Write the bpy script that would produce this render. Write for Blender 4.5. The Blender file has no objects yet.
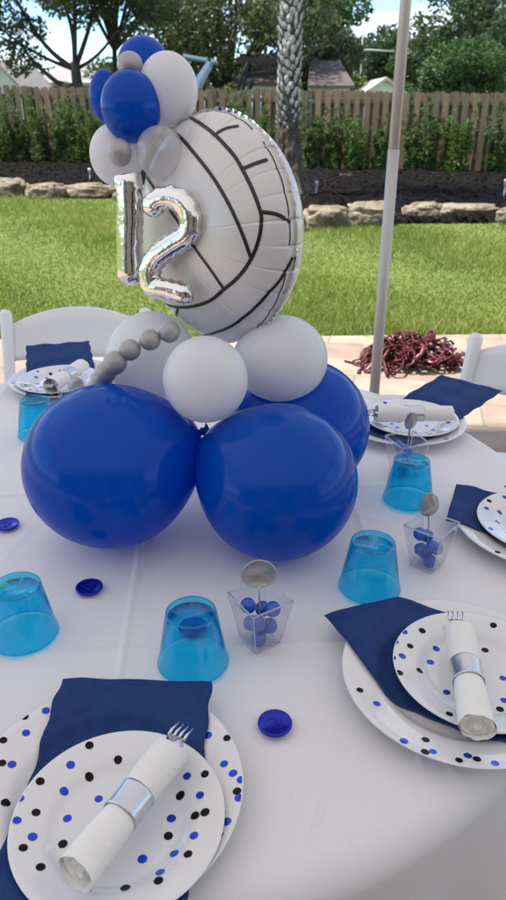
import bpy, math, random
import numpy as np
from mathutils import Vector, Matrix, noise as mnoise

R = math.radians
rng = np.random.default_rng(7)
random.seed(7)
SC = bpy.context.scene
COL = SC.collection

# ------------------------------------------------------------------ camera geometry (metres; +Y away from the camera, table top at 0.74)
CAM_H, PITCH, F = 1.34, R(26.0), 706.0
TZ = 0.74
FW = np.array([0, math.cos(PITCH), -math.sin(PITCH)])
UP = np.array([0, math.sin(PITCH), math.cos(PITCH)])
RT = np.array([1.0, 0, 0])
CAM = np.array([0, 0, CAM_H])

def ray(px, py):
    return FW + (px - 253) / F * RT + (450 - py) / F * UP
def P(px, py, z):                        # the point of the plane at height z that the photo shows there
    r = ray(px, py); return CAM + r * ((z - CAM_H) / r[2])
def D(px, py, d):                        # a point at distance d along the viewing axis
    return CAM + ray(px, py) * d

# ------------------------------------------------------------------ mesh helpers
class MB:
    def __init__(s): s.v, s.f, s.m = [], [], []
    def add(s, vs, fs, mat=0, T=None):
        b = len(s.v)
        if T is not None: vs = [T @ Vector(v) for v in vs]
        s.v += [tuple(v) for v in vs]
        s.f += [tuple(b + i for i in f) for f in fs]
        s.m += [mat] * len(fs)
        return s
    def box(s, c, d, mat=0, T=None):
        x, y, z = c; a, b, h = d[0]/2, d[1]/2, d[2]/2
        vs = [(x+i*a, y+j*b, z+k*h) for k in (-1, 1) for j in (-1, 1) for i in (-1, 1)]
        return s.add(vs, [(0,2,3,1),(4,5,7,6),(0,1,5,4),(2,6,7,3),(0,4,6,2),(1,3,7,5)], mat, T)
    def lathe(s, prof, n=40, mat=0, T=None, cap0=False, cap1=False):
        vs, fs = [], []
        for (r, z) in prof:
            for k in range(n):
                a = 2*math.pi*k/n; vs.append((r*math.cos(a), r*math.sin(a), z))
        for i in range(len(prof)-1):
            for k in range(n):
                k2 = (k+1) % n
                fs.append((i*n+k, i*n+k2, (i+1)*n+k2, (i+1)*n+k))
        if cap0: fs.append(tuple(range(n-1, -1, -1)))
        if cap1: fs.append(tuple((len(prof)-1)*n+k for k in range(n)))
        return s.add(vs, fs, mat, T)
    def tube(s, pts, rad, n=10, mat=0, T=None, cap=True, flat=None, up=None):
        pts = [Vector(p) for p in pts]; N = len(pts)
        if not hasattr(rad, '__len__'): rad = [rad]*N
        vs, fs = [], []; ref = Vector(up) if up is not None else None
        prev = None
        for i, p in enumerate(pts):
            t = (pts[min(i+1, N-1)] - pts[max(i-1, 0)])
            t = t.normalized() if t.length > 1e-9 else Vector((0, 0, 1))
            if ref is not None: b = ref
            else:
                b = prev if prev is not None else (Vector((0,0,1)) if abs(t.z) < .9 else Vector((1,0,0)))
            b = (b - t*b.dot(t)).normalized(); prev = b
            a = t.cross(b)
            fl = 1 if flat is None else flat
            for k in range(n):
                q = 2*math.pi*k/n
                vs.append(p + (a*math.cos(q) + b*math.sin(q)*fl)*rad[i])
        for i in range(N-1):
            for k in range(n):
                k2 = (k+1) % n
                fs.append((i*n+k, i*n+k2, (i+1)*n+k2, (i+1)*n+k))
        if cap:
            fs.append(tuple(range(n-1, -1, -1))); fs.append(tuple((N-1)*n+k for k in range(n)))
        return s.add(vs, fs, mat, T)
    def grid(s, fn, nu, nv, mat=0, closed_u=False, T=None):
        vs = [fn(i/(nu if closed_u else nu-1), j/(nv-1)) for j in range(nv) for i in range(nu)]
        fs = []
        for j in range(nv-1):
            for i in range(nu if closed_u else nu-1):
                i2 = (i+1) % nu
                fs.append((j*nu+i, j*nu+i2, (j+1)*nu+i2, (j+1)*nu+i))
        return s.add(vs, fs, mat, T)
    def build(s, name, mats, parent=None, smooth=True, loc=None):
        me = bpy.data.meshes.new(name)
        me.from_pydata(s.v, [], s.f)
        if not isinstance(mats, (list, tuple)): mats = [mats]
        for m in mats: me.materials.append(m)
        me.polygons.foreach_set('material_index', s.m)
        if smooth: me.polygons.foreach_set('use_smooth', [True]*len(s.f))
        me.update()
        return link(name, me, parent, loc)

def link(name, me, parent=None, loc=None):
    o = bpy.data.objects.new(name, me); COL.objects.link(o)
    if parent is not None: o.parent = parent
    if loc is not None: o.location = tuple(loc)
    return o

def fast(name, verts, faces, mat, parent=None, smooth=False, mats_idx=None):   # many equal polygons at once
    verts = np.asarray(verts, np.float32); faces = np.asarray(faces, np.int32)
    n, k = faces.shape
    me = bpy.data.meshes.new(name)
    me.vertices.add(len(verts)); me.vertices.foreach_set('co', verts.ravel())
    me.loops.add(n*k); me.loops.foreach_set('vertex_index', faces.ravel())
    me.polygons.add(n); me.polygons.foreach_set('loop_start', np.arange(0, n*k, k, dtype=np.int32))
    for m in (mat if isinstance(mat, (list, tuple)) else [mat]): me.materials.append(m)
    if mats_idx is not None: me.polygons.foreach_set('material_index', np.asarray(mats_idx, np.int32))
    if smooth: me.polygons.foreach_set('use_smooth', np.ones(n, bool))
    me.update(calc_edges=True); me.validate()
    return link(name, me, parent)

def tag(o, label=None, cat=None, group=None, kind=None):
    if label: o['label'] = label
    if cat: o['category'] = cat
    if group: o['group'] = group
    if kind: o['kind'] = kind
    return o
def thing(name, label, cat, loc=(0,0,0), rotz=0, group=None):
    o = bpy.data.objects.new(name, None); COL.objects.link(o)
    o.empty_display_size = .02
    o.location = tuple(loc); o.rotation_euler = (0, 0, rotz)
    return tag(o, label, cat, group)
def copy_tree(o, parent=None, **kw):
    c = o.copy(); COL.objects.link(c); c.parent = parent
    for ch in list(o.children): copy_tree(ch, c)
    return c
def frame(origin, xa, ya, za):
    M = Matrix.Identity(4)
    for i, a in enumerate((xa, ya, za)):
        for j in range(3): M[j][i] = a[j]
    for j in range(3): M[j][3] = origin[j]
    return M

# ------------------------------------------------------------------ materials
def mat(name, col, rough=.5, metal=0, noise=None, bump=None, coat=0, trans=0, transl=None, sheen=0, spec=.5, coords='Object'):
    m = bpy.data.materials.new(name); m.use_nodes = True
    nt = m.node_tree; N = nt.nodes; L = nt.links
    b = N['Principled BSDF']; out = N['Material Output']
    b.inputs['Base Color'].default_value = (*col, 1)
    b.inputs['Roughness'].default_value = rough
    b.inputs['Metallic'].default_value = metal
    b.inputs['Coat Weight'].default_value = coat
    b.inputs['Coat Roughness'].default_value = .05
    b.inputs['Sheen Weight'].default_value = sheen
    b.inputs['Specular IOR Level'].default_value = spec
    tc = N.new('ShaderNodeTexCoord')
    if noise:                                   # (scale, second colour, detail[, stretch])
        sc, c2, det = noise[:3]
        n = N.new('ShaderNodeTexNoise'); n.inputs['Scale'].default_value = sc; n.inputs['Detail'].default_value = det
        src = tc.outputs[coords]
        if len(noise) > 3:
            mp = N.new('ShaderNodeMapping'); mp.inputs['Scale'].default_value = noise[3]
            L.new(src, mp.inputs['Vector']); src = mp.outputs[0]
        L.new(src, n.inputs['Vector'])
        r = N.new('ShaderNodeValToRGB')
        r.color_ramp.elements[0].position = .35; r.color_ramp.elements[1].position = .65
        r.color_ramp.elements[0].color = (*col, 1); r.color_ramp.elements[1].color = (*c2, 1)
        L.new(n.outputs['Fac'], r.inputs['Fac']); L.new(r.outputs['Color'], b.inputs['Base Color'])
    if bump:                                    # (scale, strength, distance)
        n2 = N.new('ShaderNodeTexNoise'); n2.inputs['Scale'].default_value = bump[0]; n2.inputs['Detail'].default_value = 5
        L.new(tc.outputs[coords], n2.inputs['Vector'])
        bp = N.new('ShaderNodeBump'); bp.inputs['Strength'].default_value = bump[1]; bp.inputs['Distance'].default_value = bump[2]
        L.new(n2.outputs['Fac'], bp.inputs['Height']); L.new(bp.outputs['Normal'], b.inputs['Normal'])
    if transl:                                  # (colour, share): thin translucent sheet
        t = N.new('ShaderNodeBsdfTranslucent'); t.inputs['Color'].default_value = (*transl[0], 1)
        mx = N.new('ShaderNodeMixShader'); mx.inputs[0].default_value = transl[1]
        L.new(b.outputs[0], mx.inputs[1]); L.new(t.outputs[0], mx.inputs[2]); L.new(mx.outputs[0], out.inputs['Surface'])
    return m

def clear_plastic(name, col, body=None, body_share=0, gloss_rough=.03):      # thin-walled tinted clear plastic
    m = bpy.data.materials.new(name); m.use_nodes = True
    nt = m.node_tree; N = nt.nodes; L = nt.links
    N.remove(N['Principled BSDF']); out = N['Material Output']
    t = N.new('ShaderNodeBsdfTransparent'); t.inputs['Color'].default_value = (*col, 1)
    last = t.outputs[0]
    if body:
        d = N.new('ShaderNodeBsdfDiffuse'); d.inputs['Color'].default_value = (*body, 1)
        tr = N.new('ShaderNodeBsdfTranslucent'); tr.inputs['Color'].default_value = (*body, 1)
        a = N.new('ShaderNodeMixShader'); a.inputs[0].default_value = .5
        L.new(d.outputs[0], a.inputs[1]); L.new(tr.outputs[0], a.inputs[2])
        mx = N.new('ShaderNodeMixShader'); mx.inputs[0].default_value = body_share
        L.new(last, mx.inputs[1]); L.new(a.outputs[0], mx.inputs[2]); last = mx.outputs[0]
    g = N.new('ShaderNodeBsdfGlossy'); g.inputs['Roughness'].default_value = gloss_rough
    fr = N.new('ShaderNodeFresnel'); ge = N.new('ShaderNodeNewGeometry'); ma = N.new('ShaderNodeMath'); ma.operation = 'MULTIPLY_ADD'
    ma.inputs[1].default_value = -(1.5-1/1.5); ma.inputs[2].default_value = 1.5     # same reflectance from both sides of the thin wall
    L.new(ge.outputs['Backfacing'], ma.inputs[0]); L.new(ma.outputs[0], fr.inputs['IOR'])
    m2 = N.new('ShaderNodeMixShader')
    L.new(fr.outputs[0], m2.inputs[0]); L.new(last, m2.inputs[1]); L.new(g.outputs[0], m2.inputs[2])
    L.new(m2.outputs[0], out.inputs['Surface'])
    return m

M = {}
M['cloth']   = mat('tablecloth_fabric', (.74,.725,.735), .72, bump=(700,.25,.0008), sheen=.15, spec=.3)
M['navy']    = mat('navy_paper', (.010,.035,.135), .8, noise=(60,(.014,.045,.16),4), bump=(350,.35,.0008), spec=.25)
M['plate']   = mat('white_plastic_plate', (.72,.71,.71), .04, coat=.5)
M['dotk']    = mat('black_foil_dot', (.003,.003,.004), .25, metal=.0, coat=.05, spec=.15)
M['dotb']    = mat('blue_foil_dot', (.006,.05,.56), .18, metal=.75, coat=.4)
M['paper']   = mat('white_paper_napkin', (.82,.80,.76), .9, bump=(170,.5,.0022), noise=(14,(.78,.76,.72),3), spec=.2)
M['band']    = mat('silver_band', (.62,.63,.66), .3, metal=.85, bump=(300,.05,.0005))
M['chrome']  = mat('silver_plastic', (.72,.72,.73), .14, metal=.95)
M['spoon']   = mat('silver_spoon', (.50,.49,.49), .3, metal=.6, noise=(130,(.42,.41,.41),4), bump=(180,.15,.001))
M['blue']    = mat('blue_latex', (.001,.084,.41), .14, coat=.05, transl=((.001,.17,.98),.34), spec=.22, noise=(5,(.001,.092,.45),3))
M['white']   = mat('white_latex', (.88,.875,.885), .30, coat=.1, transl=((.94,.94,.96),.36), spec=.4)
M['pearl']   = clear_plastic('pearl_clear_latex', (.93,.93,.94), (.85,.84,.84), .34, .12)
M['grey']    = mat('silver_latex', (.36,.35,.35), .33, metal=.3, coat=.15, noise=(40,(.40,.39,.39),3))
M['ballfoil']= mat('white_foil', (.68,.66,.645), .30, metal=.10, coat=.25)
M['line']    = mat('black_print', (.012,.010,.010), .35)
M['foil']    = mat('silver_foil', (.82,.81,.80), .07, metal=1.0, bump=(55,.22,.004))
M['cup']     = clear_plastic('blue_clear_plastic', (.34,.88,.99), (.004,.42,1.0), .05)
M['clear']   = clear_plastic('clear_plastic', (.985,.988,.995), (.8,.85,.9), .006)
M['clearedge'] = clear_plastic('clear_plastic_edge', (.95,.96,.98), (.88,.90,.93), .30)
M['candy']   = mat('blue_candy', (.003,.06,.42), .18, coat=.5, noise=(120,(.004,.075,.50),3))
M['coin']    = mat('blue_foil_coin', (.012,.022,.40), .28, metal=.7, coat=.2, bump=(220,.12,.001))
M['resin']   = mat('white_resin', (.78,.78,.79), .45, bump=(300,.05,.0005))
M['pole']    = mat('tent_pole_metal', (.64,.61,.585), .42, metal=.25, noise=(9,(.55,.525,.50),4,(1,1,.15)))
M['sleeve']  = mat('tent_pole_sleeve', (.55,.515,.475), .48, metal=.25, noise=(9,(.45,.42,.385),4,(1,1,.15)))
M['canopy']  = mat('canopy_fabric', (.78,.78,.80), .8, transl=((.85,.85,.88),.21), bump=(60,.1,.004))
M['maroon']  = mat('maroon_strap', (.042,.0025,.0045), .45, coat=.05, spec=.3, noise=(30,(.065,.005,.008),3))
M['maroonred']= mat('red_strap', (.085,.006,.010), .4, coat=.1, noise=(30,(.12,.012,.018),3))  # redder strap colour, given to some strands at random
M['bark']    = mat('oak_bark', (.035,.026,.020), .95, noise=(7,(.065,.052,.042),6,(1,1,.25)), bump=(25,.6,.03))
M['palmdark']= mat('palm_fibre', (.034,.029,.024), .95, noise=(22,(.085,.073,.06),5), bump=(60,.6,.02))
M['palmlight']= mat('palm_boot', (.62,.59,.55), .9, noise=(14,(.33,.305,.275),6), bump=(40,.4,.01))
M['palmroot']= mat('palm_root_fibre', (.13,.10,.07), .95, noise=(16,(.05,.038,.027),6), bump=(50,.8,.03))
M['rock']    = mat('garden_rock', (.30,.245,.17), .9, noise=(3.5,(.11,.08,.052),8), bump=(11,1,.09))
M['mulch']   = mat('dark_mulch', (.008,.007,.007), .95, spec=.05, noise=(26,(.017,.014,.013),6), bump=(40,1,.06))
M['chip']    = mat('mulch_chip', (.008,.007,.007), .95, spec=.05, noise=(2,(.022,.018,.016),3))
M['fence']   = mat('weathered_fence_wood', (.195,.148,.085), .9, noise=(3.2,(.125,.11,.065),6,(3,3,.35)), bump=(40,.4,.01))
M['fencewarm']= mat('warm_fence_wood', (.27,.175,.098), .9, noise=(3.2,(.19,.14,.082),6,(3,3,.35)), bump=(40,.4,.01))
M['roofbrown']= mat('brown_shingle', (.11,.085,.075), .9, noise=(4,(.085,.067,.06),5))
M['roofgrey'] = mat('grey_shingle', (.30,.28,.27), .9, noise=(4,(.24,.22,.215),5))
M['rooftan']  = mat('pale_shingle', (.42,.39,.34), .9, noise=(4,(.36,.33,.29),5))
M['stucco']  = mat('white_stucco', (.74,.73,.70), .9, bump=(30,.2,.01))
M['stuccotan']= mat('tan_stucco', (.50,.44,.36), .9, bump=(30,.2,.01))
M['glass']   = mat('window_glass', (.02,.025,.03), .06)
M['boatwhite']= mat('boat_gelcoat', (.72,.75,.78), .2, coat=.5)
M['boatblue'] = mat('boat_tower_paint', (.50,.62,.72), .3, coat=.3)
M['boatdark'] = mat('dark_canvas', (.012,.012,.014), .7)
M['lampwhite']= mat('garden_light_plastic', (.75,.75,.73), .4)
M['greywood'] = mat('grey_utility_metal', (.42,.43,.43), .6)
M['housewall']= mat('house_wall_paint', (.52,.46,.39), .9, bump=(60,.2,.005))

def leafmat(name, c1, c2, share=.25):
    m = mat(name, c1, .6, noise=(.9, c2, 3), transl=((c2[0]*1.5, c2[1]*1.7, c2[2]), share), spec=.3)
    return m
M['oakleaf']  = leafmat('oak_leaf', (.050,.076,.034), (.085,.115,.052))
M['greyleaf'] = leafmat('grey_green_leaf', (.070,.088,.048), (.110,.125,.072))
M['darkleaf'] = leafmat('dark_leaf', (.036,.062,.034), (.064,.096,.050))
M['midleaf']  = leafmat('mid_leaf', (.036,.076,.026), (.062,.112,.040))
M['limeleaf'] = leafmat('lime_leaf', (.070,.115,.028), (.115,.160,.045))
M['hedgeleaf']= leafmat('hedge_leaf', (.050,.090,.020), (.095,.140,.040), .3)
M['hedgelite']= leafmat('bright_hedge_leaf', (.045,.095,.016), (.080,.140,.028), .25)
M['grassblade']= leafmat('grass_blade', (.085,.140,.020), (.235,.255,.068), .3)

def ground_mat():
    m = mat('lawn_turf', (.070,.105,.022), .95)
    nt = m.node_tree; N = nt.nodes; L = nt.links; b = N['Principled BSDF']
    tc = N.new('ShaderNodeTexCoord')
    n1 = N.new('ShaderNodeTexNoise'); n1.inputs['Scale'].default_value = .8; n1.inputs['Detail'].default_value = 6
    n2 = N.new('ShaderNodeTexNoise'); n2.inputs['Scale'].default_value = 30; n2.inputs['Detail'].default_value = 6
    for n in (n1, n2): L.new(tc.outputs['Object'], n.inputs['Vector'])
    r = N.new('ShaderNodeValToRGB'); e = r.color_ramp.elements
    e[0].position = .35; e[0].color = (.085,.125,.022,1); e[1].position = .68; e[1].color = (.150,.180,.042,1)
    mx = N.new('ShaderNodeMix'); mx.data_type = 'FLOAT'; mx.inputs[0].default_value = .55
    L.new(n1.outputs['Fac'], mx.inputs[2]); L.new(n2.outputs['Fac'], mx.inputs[3])
    L.new(mx.outputs[0], r.inputs['Fac']); L.new(r.outputs['Color'], b.inputs['Base Color'])
    bp = N.new('ShaderNodeBump'); bp.inputs['Strength'].default_value = .6; bp.inputs['Distance'].default_value = .03
    L.new(n2.outputs['Fac'], bp.inputs['Height']); L.new(bp.outputs['Normal'], b.inputs['Normal'])
    return m
M['lawn'] = ground_mat()

def paver_mat():
    m = mat('tan_pavers', (.33,.26,.21), .85)
    nt = m.node_tree; N = nt.nodes; L = nt.links; b = N['Principled BSDF']
    tc = N.new('ShaderNodeTexCoord'); mp = N.new('ShaderNodeMapping'); mp.inputs['Rotation'].default_value = (0,0,R(12))
    L.new(tc.outputs['Object'], mp.inputs['Vector'])
    br = N.new('ShaderNodeTexBrick'); br.inputs['Scale'].default_value = 1.0
    br.inputs['Brick Width'].default_value = .42; br.inputs['Row Height'].default_value = .28
    br.inputs['Mortar Size'].default_value = .007; br.inputs['Mortar Smooth'].default_value = .3; br.inputs['Bias'].default_value = 0
    br.inputs['Color1'].default_value = (.32,.245,.19,1); br.inputs['Color2'].default_value = (.26,.185,.14,1)
    br.inputs['Mortar'].default_value = (.20,.165,.13,1)
    n = N.new('ShaderNodeTexNoise'); n.inputs['Scale'].default_value = 7; n.inputs['Detail'].default_value = 7
    L.new(mp.outputs[0], br.inputs['Vector']); L.new(mp.outputs[0], n.inputs['Vector'])
    mx = N.new('ShaderNodeMix'); mx.data_type = 'RGBA'; mx.blend_type = 'OVERLAY'; mx.inputs[0].default_value = .45
    L.new(br.outputs['Color'], mx.inputs[6]); L.new(n.outputs['Fac'], mx.inputs[7])
    L.new(mx.outputs[2], b.inputs['Base Color'])
    bp = N.new('ShaderNodeBump'); bp.inputs['Strength'].default_value = .4; bp.inputs['Distance'].default_value = .01; bp.invert = True
    L.new(br.outputs['Fac'], bp.inputs['Height']); L.new(bp.outputs['Normal'], b.inputs['Normal'])
    return m
M['paver'] = paver_mat()

# ------------------------------------------------------------------ setting: ground, patio, mulch bed
def sstep(a, b, x):
    t = np.clip((x-a)/(b-a), 0, 1); return t*t*(3-2*t)
def zg(x, y):
    return -0.20*sstep(7, 18, y)*np.clip((x+9)/14, 0, 1.3)
xs = np.concatenate([[-300,-160,-90,-50,-30], np.linspace(-20,20,81), [30,50,90,160,300]])
ys = np.concatenate([[-60,-30,-12], np.linspace(-6,30,73), [40,60,90,150,300,420]])
X, Y = np.meshgrid(xs, ys); Z = zg(X, Y)
nx, ny = len(xs), len(ys)
idx = np.arange(nx*ny).reshape(ny, nx)
def gfaces(idx): return np.stack([idx[:-1,:-1], idx[:-1,1:], idx[1:,1:], idx[1:,:-1]], -1).reshape(-1, 4)
tag(fast('ground', np.stack([X, Y, Z], -1).reshape(-1, 3), gfaces(idx), M['lawn'], smooth=True), 'green lawn ground spreading beyond the patio', 'ground', kind='structure')

mb = MB()                                                   # patio: slab a finger thick over the lawn
mb.add([(-9,-6,.0),(9,-6,.0),(9,4.62,.0),(-9,4.02,.0),(-9,-6,.03),(9,-6,.03),(9,4.62,.03),(-9,4.02,.03)],
       [(4,5,6,7),(0,1,5,4),(1,2,6,5),(2,3,7,6),(3,0,4,7)])
tag(mb.build('patio', M['paver'], smooth=False), 'tan paver patio under the party table', 'patio', kind='structure')

def rock_line(x):                                           # front edge of the planting bed
    pts = [(-12,13.2),(-5,12.9),(-3.4,12.5),(-2.3,12.2),(-1.2,11.3),(-.2,9.9),(.6,9.15),(1.4,9.1),(2.4,9.2),(3.4,9.3),(6,9.6),(12,10.5)]
    return np.interp(x, [p[0] for p in pts], [p[1] for p in pts])
xs = np.linspace(-11, 11, 150); vv = np.linspace(0, 1, 70)
X = np.repeat(xs[None], 70, 0); V = np.repeat(vv[:,None], 150, 1)
Y = rock_line(X) + .12 + V*(21.6 - rock_line(X))
berm = .30*np.sin(np.pi*np.clip(V*1.2, 0, 1))**.8*(.5+.5*np.clip((X+3)/4, 0, 1))
Zm = zg(X, Y) + .05 + berm*.35 + np.vectorize(lambda a, b: .06*mnoise.noise((a*3, b*3, 0)) + .035*mnoise.noise((a*11, b*11, 4)))(X, Y)
Zm[0] -= .12
def mulch_z(x, y):
    v = (y - rock_line(x) - .12)/(21.6 - rock_line(x))
    return zg(x, y) + .05 + .35*.30*np.sin(np.pi*np.clip(v*1.2, 0, 1))**.8*(.5+.5*np.clip((x+3)/4, 0, 1))
idx = np.arange(70*150).reshape(70, 150)
tag(fast('mulch_bed', np.stack([X, Y, Zm], -1).reshape(-1, 3), gfaces(idx), M['mulch'], smooth=True), 'dark mulch planting bed in front of the fence', 'mulch bed', kind='structure')
n = 9000                                                    # loose bark chips
cx = rng.uniform(-6, 6, n); cy = rock_line(cx) + .15 + rng.uniform(0, 1, n)**1.4*8
c = np.stack([cx, cy, mulch_z(cx, cy) + rng.uniform(.0, .05, n)], -1)
a = rng.uniform(0, 6.28, n); l = rng.uniform(.02, .05, n)[:,None]; w = l*.4
dx = np.stack([np.cos(a), np.sin(a), rng.uniform(-.4,.4,n)], -1)*l; dy = np.stack([-np.sin(a), np.cos(a), rng.uniform(-.4,.4,n)], -1)*w
vs = np.stack([c-dx-dy, c+dx-dy, c+dx+dy, c-dx+dy], 1).reshape(-1, 3)
tag(fast('bark_chips', vs, np.arange(4*n).reshape(-1, 4), M['chip']), 'loose dark bark chips scattered over the bed', 'mulch', kind='stuff')

# grass blades over the visible lawn wedge
n = 120000
gy = 4.25 + 8.6*rng.uniform(0, 1, n)**1.35; half = gy*.40 + .6
gx = rng.uniform(-1, 1, n)*half
edge = np.interp(gx, [-9, 9], [4.02, 4.62])
ok = (gy > edge + rng.uniform(-.015,.03,n)) & (gy < rock_line(gx) - .02 + rng.uniform(0,.12,n))
gx, gy = gx[ok], gy[ok]; n = len(gx)
h = rng.uniform(.022, .055, n)*(1+.5*np.sin(gx*2.1+gy*1.3)); a = rng.uniform(0, 6.28, n); w = rng.uniform(.003, .006, n)*(.7+gy*.09)
b = np.stack([gx, gy, zg(gx, gy)], -1); side = np.stack([np.cos(a), np.sin(a), 0*a], -1)*w[:,None]
lean = np.stack([rng.normal(0,.55,n)*h, rng.normal(0,.55,n)*h, h], -1)
vs = np.stack([b-side, b+side, b+lean], 1).reshape(-1, 3)
tag(fast('grass', vs, np.arange(3*n).reshape(-1, 3), M['grassblade']), 'short green lawn grass in front of the bed', 'grass', kind='stuff')

# ------------------------------------------------------------------ rocks edging the bed
def rock(px0, px1, ybase, ytop, label, seed, onbed=False):
    a, b = P(px0, ybase, 0), P(px1, ybase, 0)
    L_ = (b[0]-a[0])/2*1.06; c = (a+b)/2
    hh = (ybase - ytop)/F*(c[1]*.9+.59)*.98
    base_z = zg(c[0], c[1])
    vs, fs = [], []; nu, nv = 48, 28
    s = seed*3.7
    for j in range(nv+1):
        th = math.pi*j/nv
        for i in range(nu):
            ph = 2*math.pi*i/nu
            d = Vector((math.cos(ph)*math.sin(th), math.sin(ph)*math.sin(th), math.cos(th)))
            k = 1 + .28*mnoise.noise(d*1.3+Vector((s,0,0))) + .20*mnoise.noise(d*2.7+Vector((0,s,0))) - .10*abs(mnoise.noise(d*5+Vector((0,0,s)))) + .05*mnoise.noise(d*11+Vector((0,0,s)))
            d2 = Vector([math.copysign(abs(q)**.62, q) for q in d])
            vs.append((d2.x*L_*k, d2.y*L_*.55*k, hh*.45 + d2.z*hh*.55*k))
    for j in range(nv):
        for i in range(nu):
            i2 = (i+1) % nu; fs.append((j*nu+i, (j+1)*nu+i, (j+1)*nu+i2, j*nu+i2))
    m = MB().add(vs, fs)
    o = m.build('garden_rock', M['rock'], loc=(c[0], c[1]+L_*.42, base_z-.01))
    tag(o, label, 'rock', 'rocks edging the mulch bed')
rock(-18, 25, 195, 178, 'tan edging rock cut by the left edge of the photo', 1)
rock(25, 63, 197, 182, 'tan flat rock second from the left along the bed', 2)
rock(63, 110, 196, 182, 'long low tan rock just left of the balloon digit one', 3)
rock(304, 346, 228, 206, 'pale pointed rock just right of the foil volleyball', 4)
rock(345, 393, 226, 204, 'tan rounded rock immediately left of the tent pole', 5)
rock(404, 444, 219, 202, 'tan rock directly right of the tent pole', 6)
rock(442, 498, 219, 203, 'longest flat brown rock near the right photo edge', 7)
rock(497, 524, 223, 207, 'grey brown rock cut by the right photo edge', 8)
rock(112, 150, 198, 184, 'low tan rock partly hidden behind foil digit one', 9)
rock(262, 303, 232, 212, 'tan rock mostly hidden behind the right rim of the volleyball', 10)
rock(340, 355, 174, 167, 'small grey stone on the mulch right of the palm', 11)

# ------------------------------------------------------------------ garden lights
def garden_light(px, py, hpx, label):
    b = P(px, py, .05)
    s = hpx/F*(b[1]*.9+.6)
    t = thing('garden_light', label, 'garden light', (b[0], b[1], float(mulch_z(b[0], b[1]))-.02, ), 0, 'white solar path lights in the mulch bed')
    MB().lathe([(.012,0),(.012,s*.62)], 10).build('stake', M['lampwhite'], t)
    MB().lathe([(.0,s*.6),(.028,s*.62),(.030,s*.9),(.036,s*.93),(.018,s),(0,s*1.01)], 16).build('lamp_head', M['lampwhite'], t)
garden_light(316, 194, 12, 'white solar path light at the foot of the palm')
garden_light(504, 196, 17, 'white solar path light at the right photo edge')
garden_light(90, 178, 11, 'white solar path light left of the white top balloon')

# ------------------------------------------------------------------ fence
fa, fb = Vector((-10.5, 20.9, 0)), Vector((11.5, 18.3, 0))
fdir = (fb-fa).normalized(); flen = (fb-fa).length; fn = Vector((-fdir.y, fdir.x, 0))
fence = thing('wooden_fence', 'weathered brown wooden board fence across the back of the garden', 'fence', (0,0,0))
nb = int(flen/2.4)
for k in range(nb):
    warm = fa.x + (k+.5)*flen/nb > 2.6
    m = MB(); rr = MB()
    for side in (0, 1):
        s = k*2.4 + (.02 if side else .135)
        while s < (k+1)*2.4 - .02:
            p = fa + fdir*(s+.07); z0 = float(zg(p.x, p.y))-.05
            hgt = 1.83 + random.uniform(-.03,.025); ht = hgt + .05
            off = fn*(.045 if side else -.045)
            T = Matrix.Translation(p+off+Vector((0,0,z0))) @ Matrix.Rotation(math.atan2(fdir.y, fdir.x)+random.uniform(-.03,.03), 4, 'Z') @ Matrix.Rotation(random.uniform(-.006,.006), 4, 'Y')
            w = .07+random.uniform(-.004,.002)
            out = [(-w,0),(w,0),(w,ht-.045),(w-.035,ht),(-w+.035,ht),(-w,ht-.045)]
            vs = [(x,-.009,z) for x,z in out]+[(x,.009,z) for x,z in out]
            fs = [tuple(range(6)), tuple(range(11,5,-1))]+[(i,i+6,(i+1)%6+6,(i+1)%6) for i in range(6)]
            m.add(vs, fs, 1 if random.random() < (.55 if warm else .25) else 0, T)
            s += .235 + random.uniform(-.012,.012)
    m.build('board_panel', [M['fence'], M['fencewarm']], fence, smooth=False)
    for hz in (.35, 1.0, 1.6):
        p0 = fa+fdir*(k*2.4); p1 = fa+fdir*((k+1)*2.4)
        c = (p0+p1)/2; c.z = float(zg(c.x, c.y)) + hz
        rr.box((0,0,0), (2.38,.06,.09), 0, Matrix.Translation(c) @ Matrix.Rotation(math.atan2(fdir.y, fdir.x), 4, 'Z'))
    rr.build('rail', M['fence'], fence, smooth=False)
    pp = fa+fdir*(k*2.4)
    MB().box((pp.x,pp.y,float(zg(pp.x,pp.y))+.9), (.09,.075,1.86)).build('post', M['fence'], fence, smooth=False)

# ------------------------------------------------------------------ foliage
def leaf_cloud(centres, radii, n, size, aspect=.6, flat=1.0, seed=0):
    g = np.random.default_rng(seed)
    centres = np.asarray(centres, float); radii = np.asarray(radii, float)
    wts = radii**2; wts /= wts.sum()
    k = g.choice(len(centres), n, p=wts)
    d = g.normal(size=(n, 3)); d /= np.linalg.norm(d, axis=1)[:,None]
    rr = g.uniform(.35, 1.05, n)**.6
    p = centres[k] + d*rr[:,None]*radii[k][:,None]*np.array([1,1,flat])
    a = g.normal(size=(n, 3)); a /= np.linalg.norm(a, axis=1)[:,None]
    b = np.cross(a, g.normal(size=(n, 3))); b /= np.linalg.norm(b, axis=1)[:,None]
    s = size*g.uniform(.55, 1.3, n)[:,None]
    a *= s; b *= s*aspect
    vs = np.stack([p-a*.5, p+b*.45, p+a*.5, p-b*.45], 1).reshape(-1, 3)
    return vs, np.arange(4*n).reshape(-1, 4)

def limb(m, a, b, r0, r1, bend, g, n=8):
    a, b = Vector(a), Vector(b); pts, rad = [], []
    off = Vector(g.normal(size=3))*bend*(b-a).length
    for i in range(n+1):
        t = i/n
        pts.append(a.lerp(b, t)+off*math.sin(math.pi*t)); rad.append(r0+(r1-r0)*t)
    m.tube(pts, rad, 8); return pts

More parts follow.
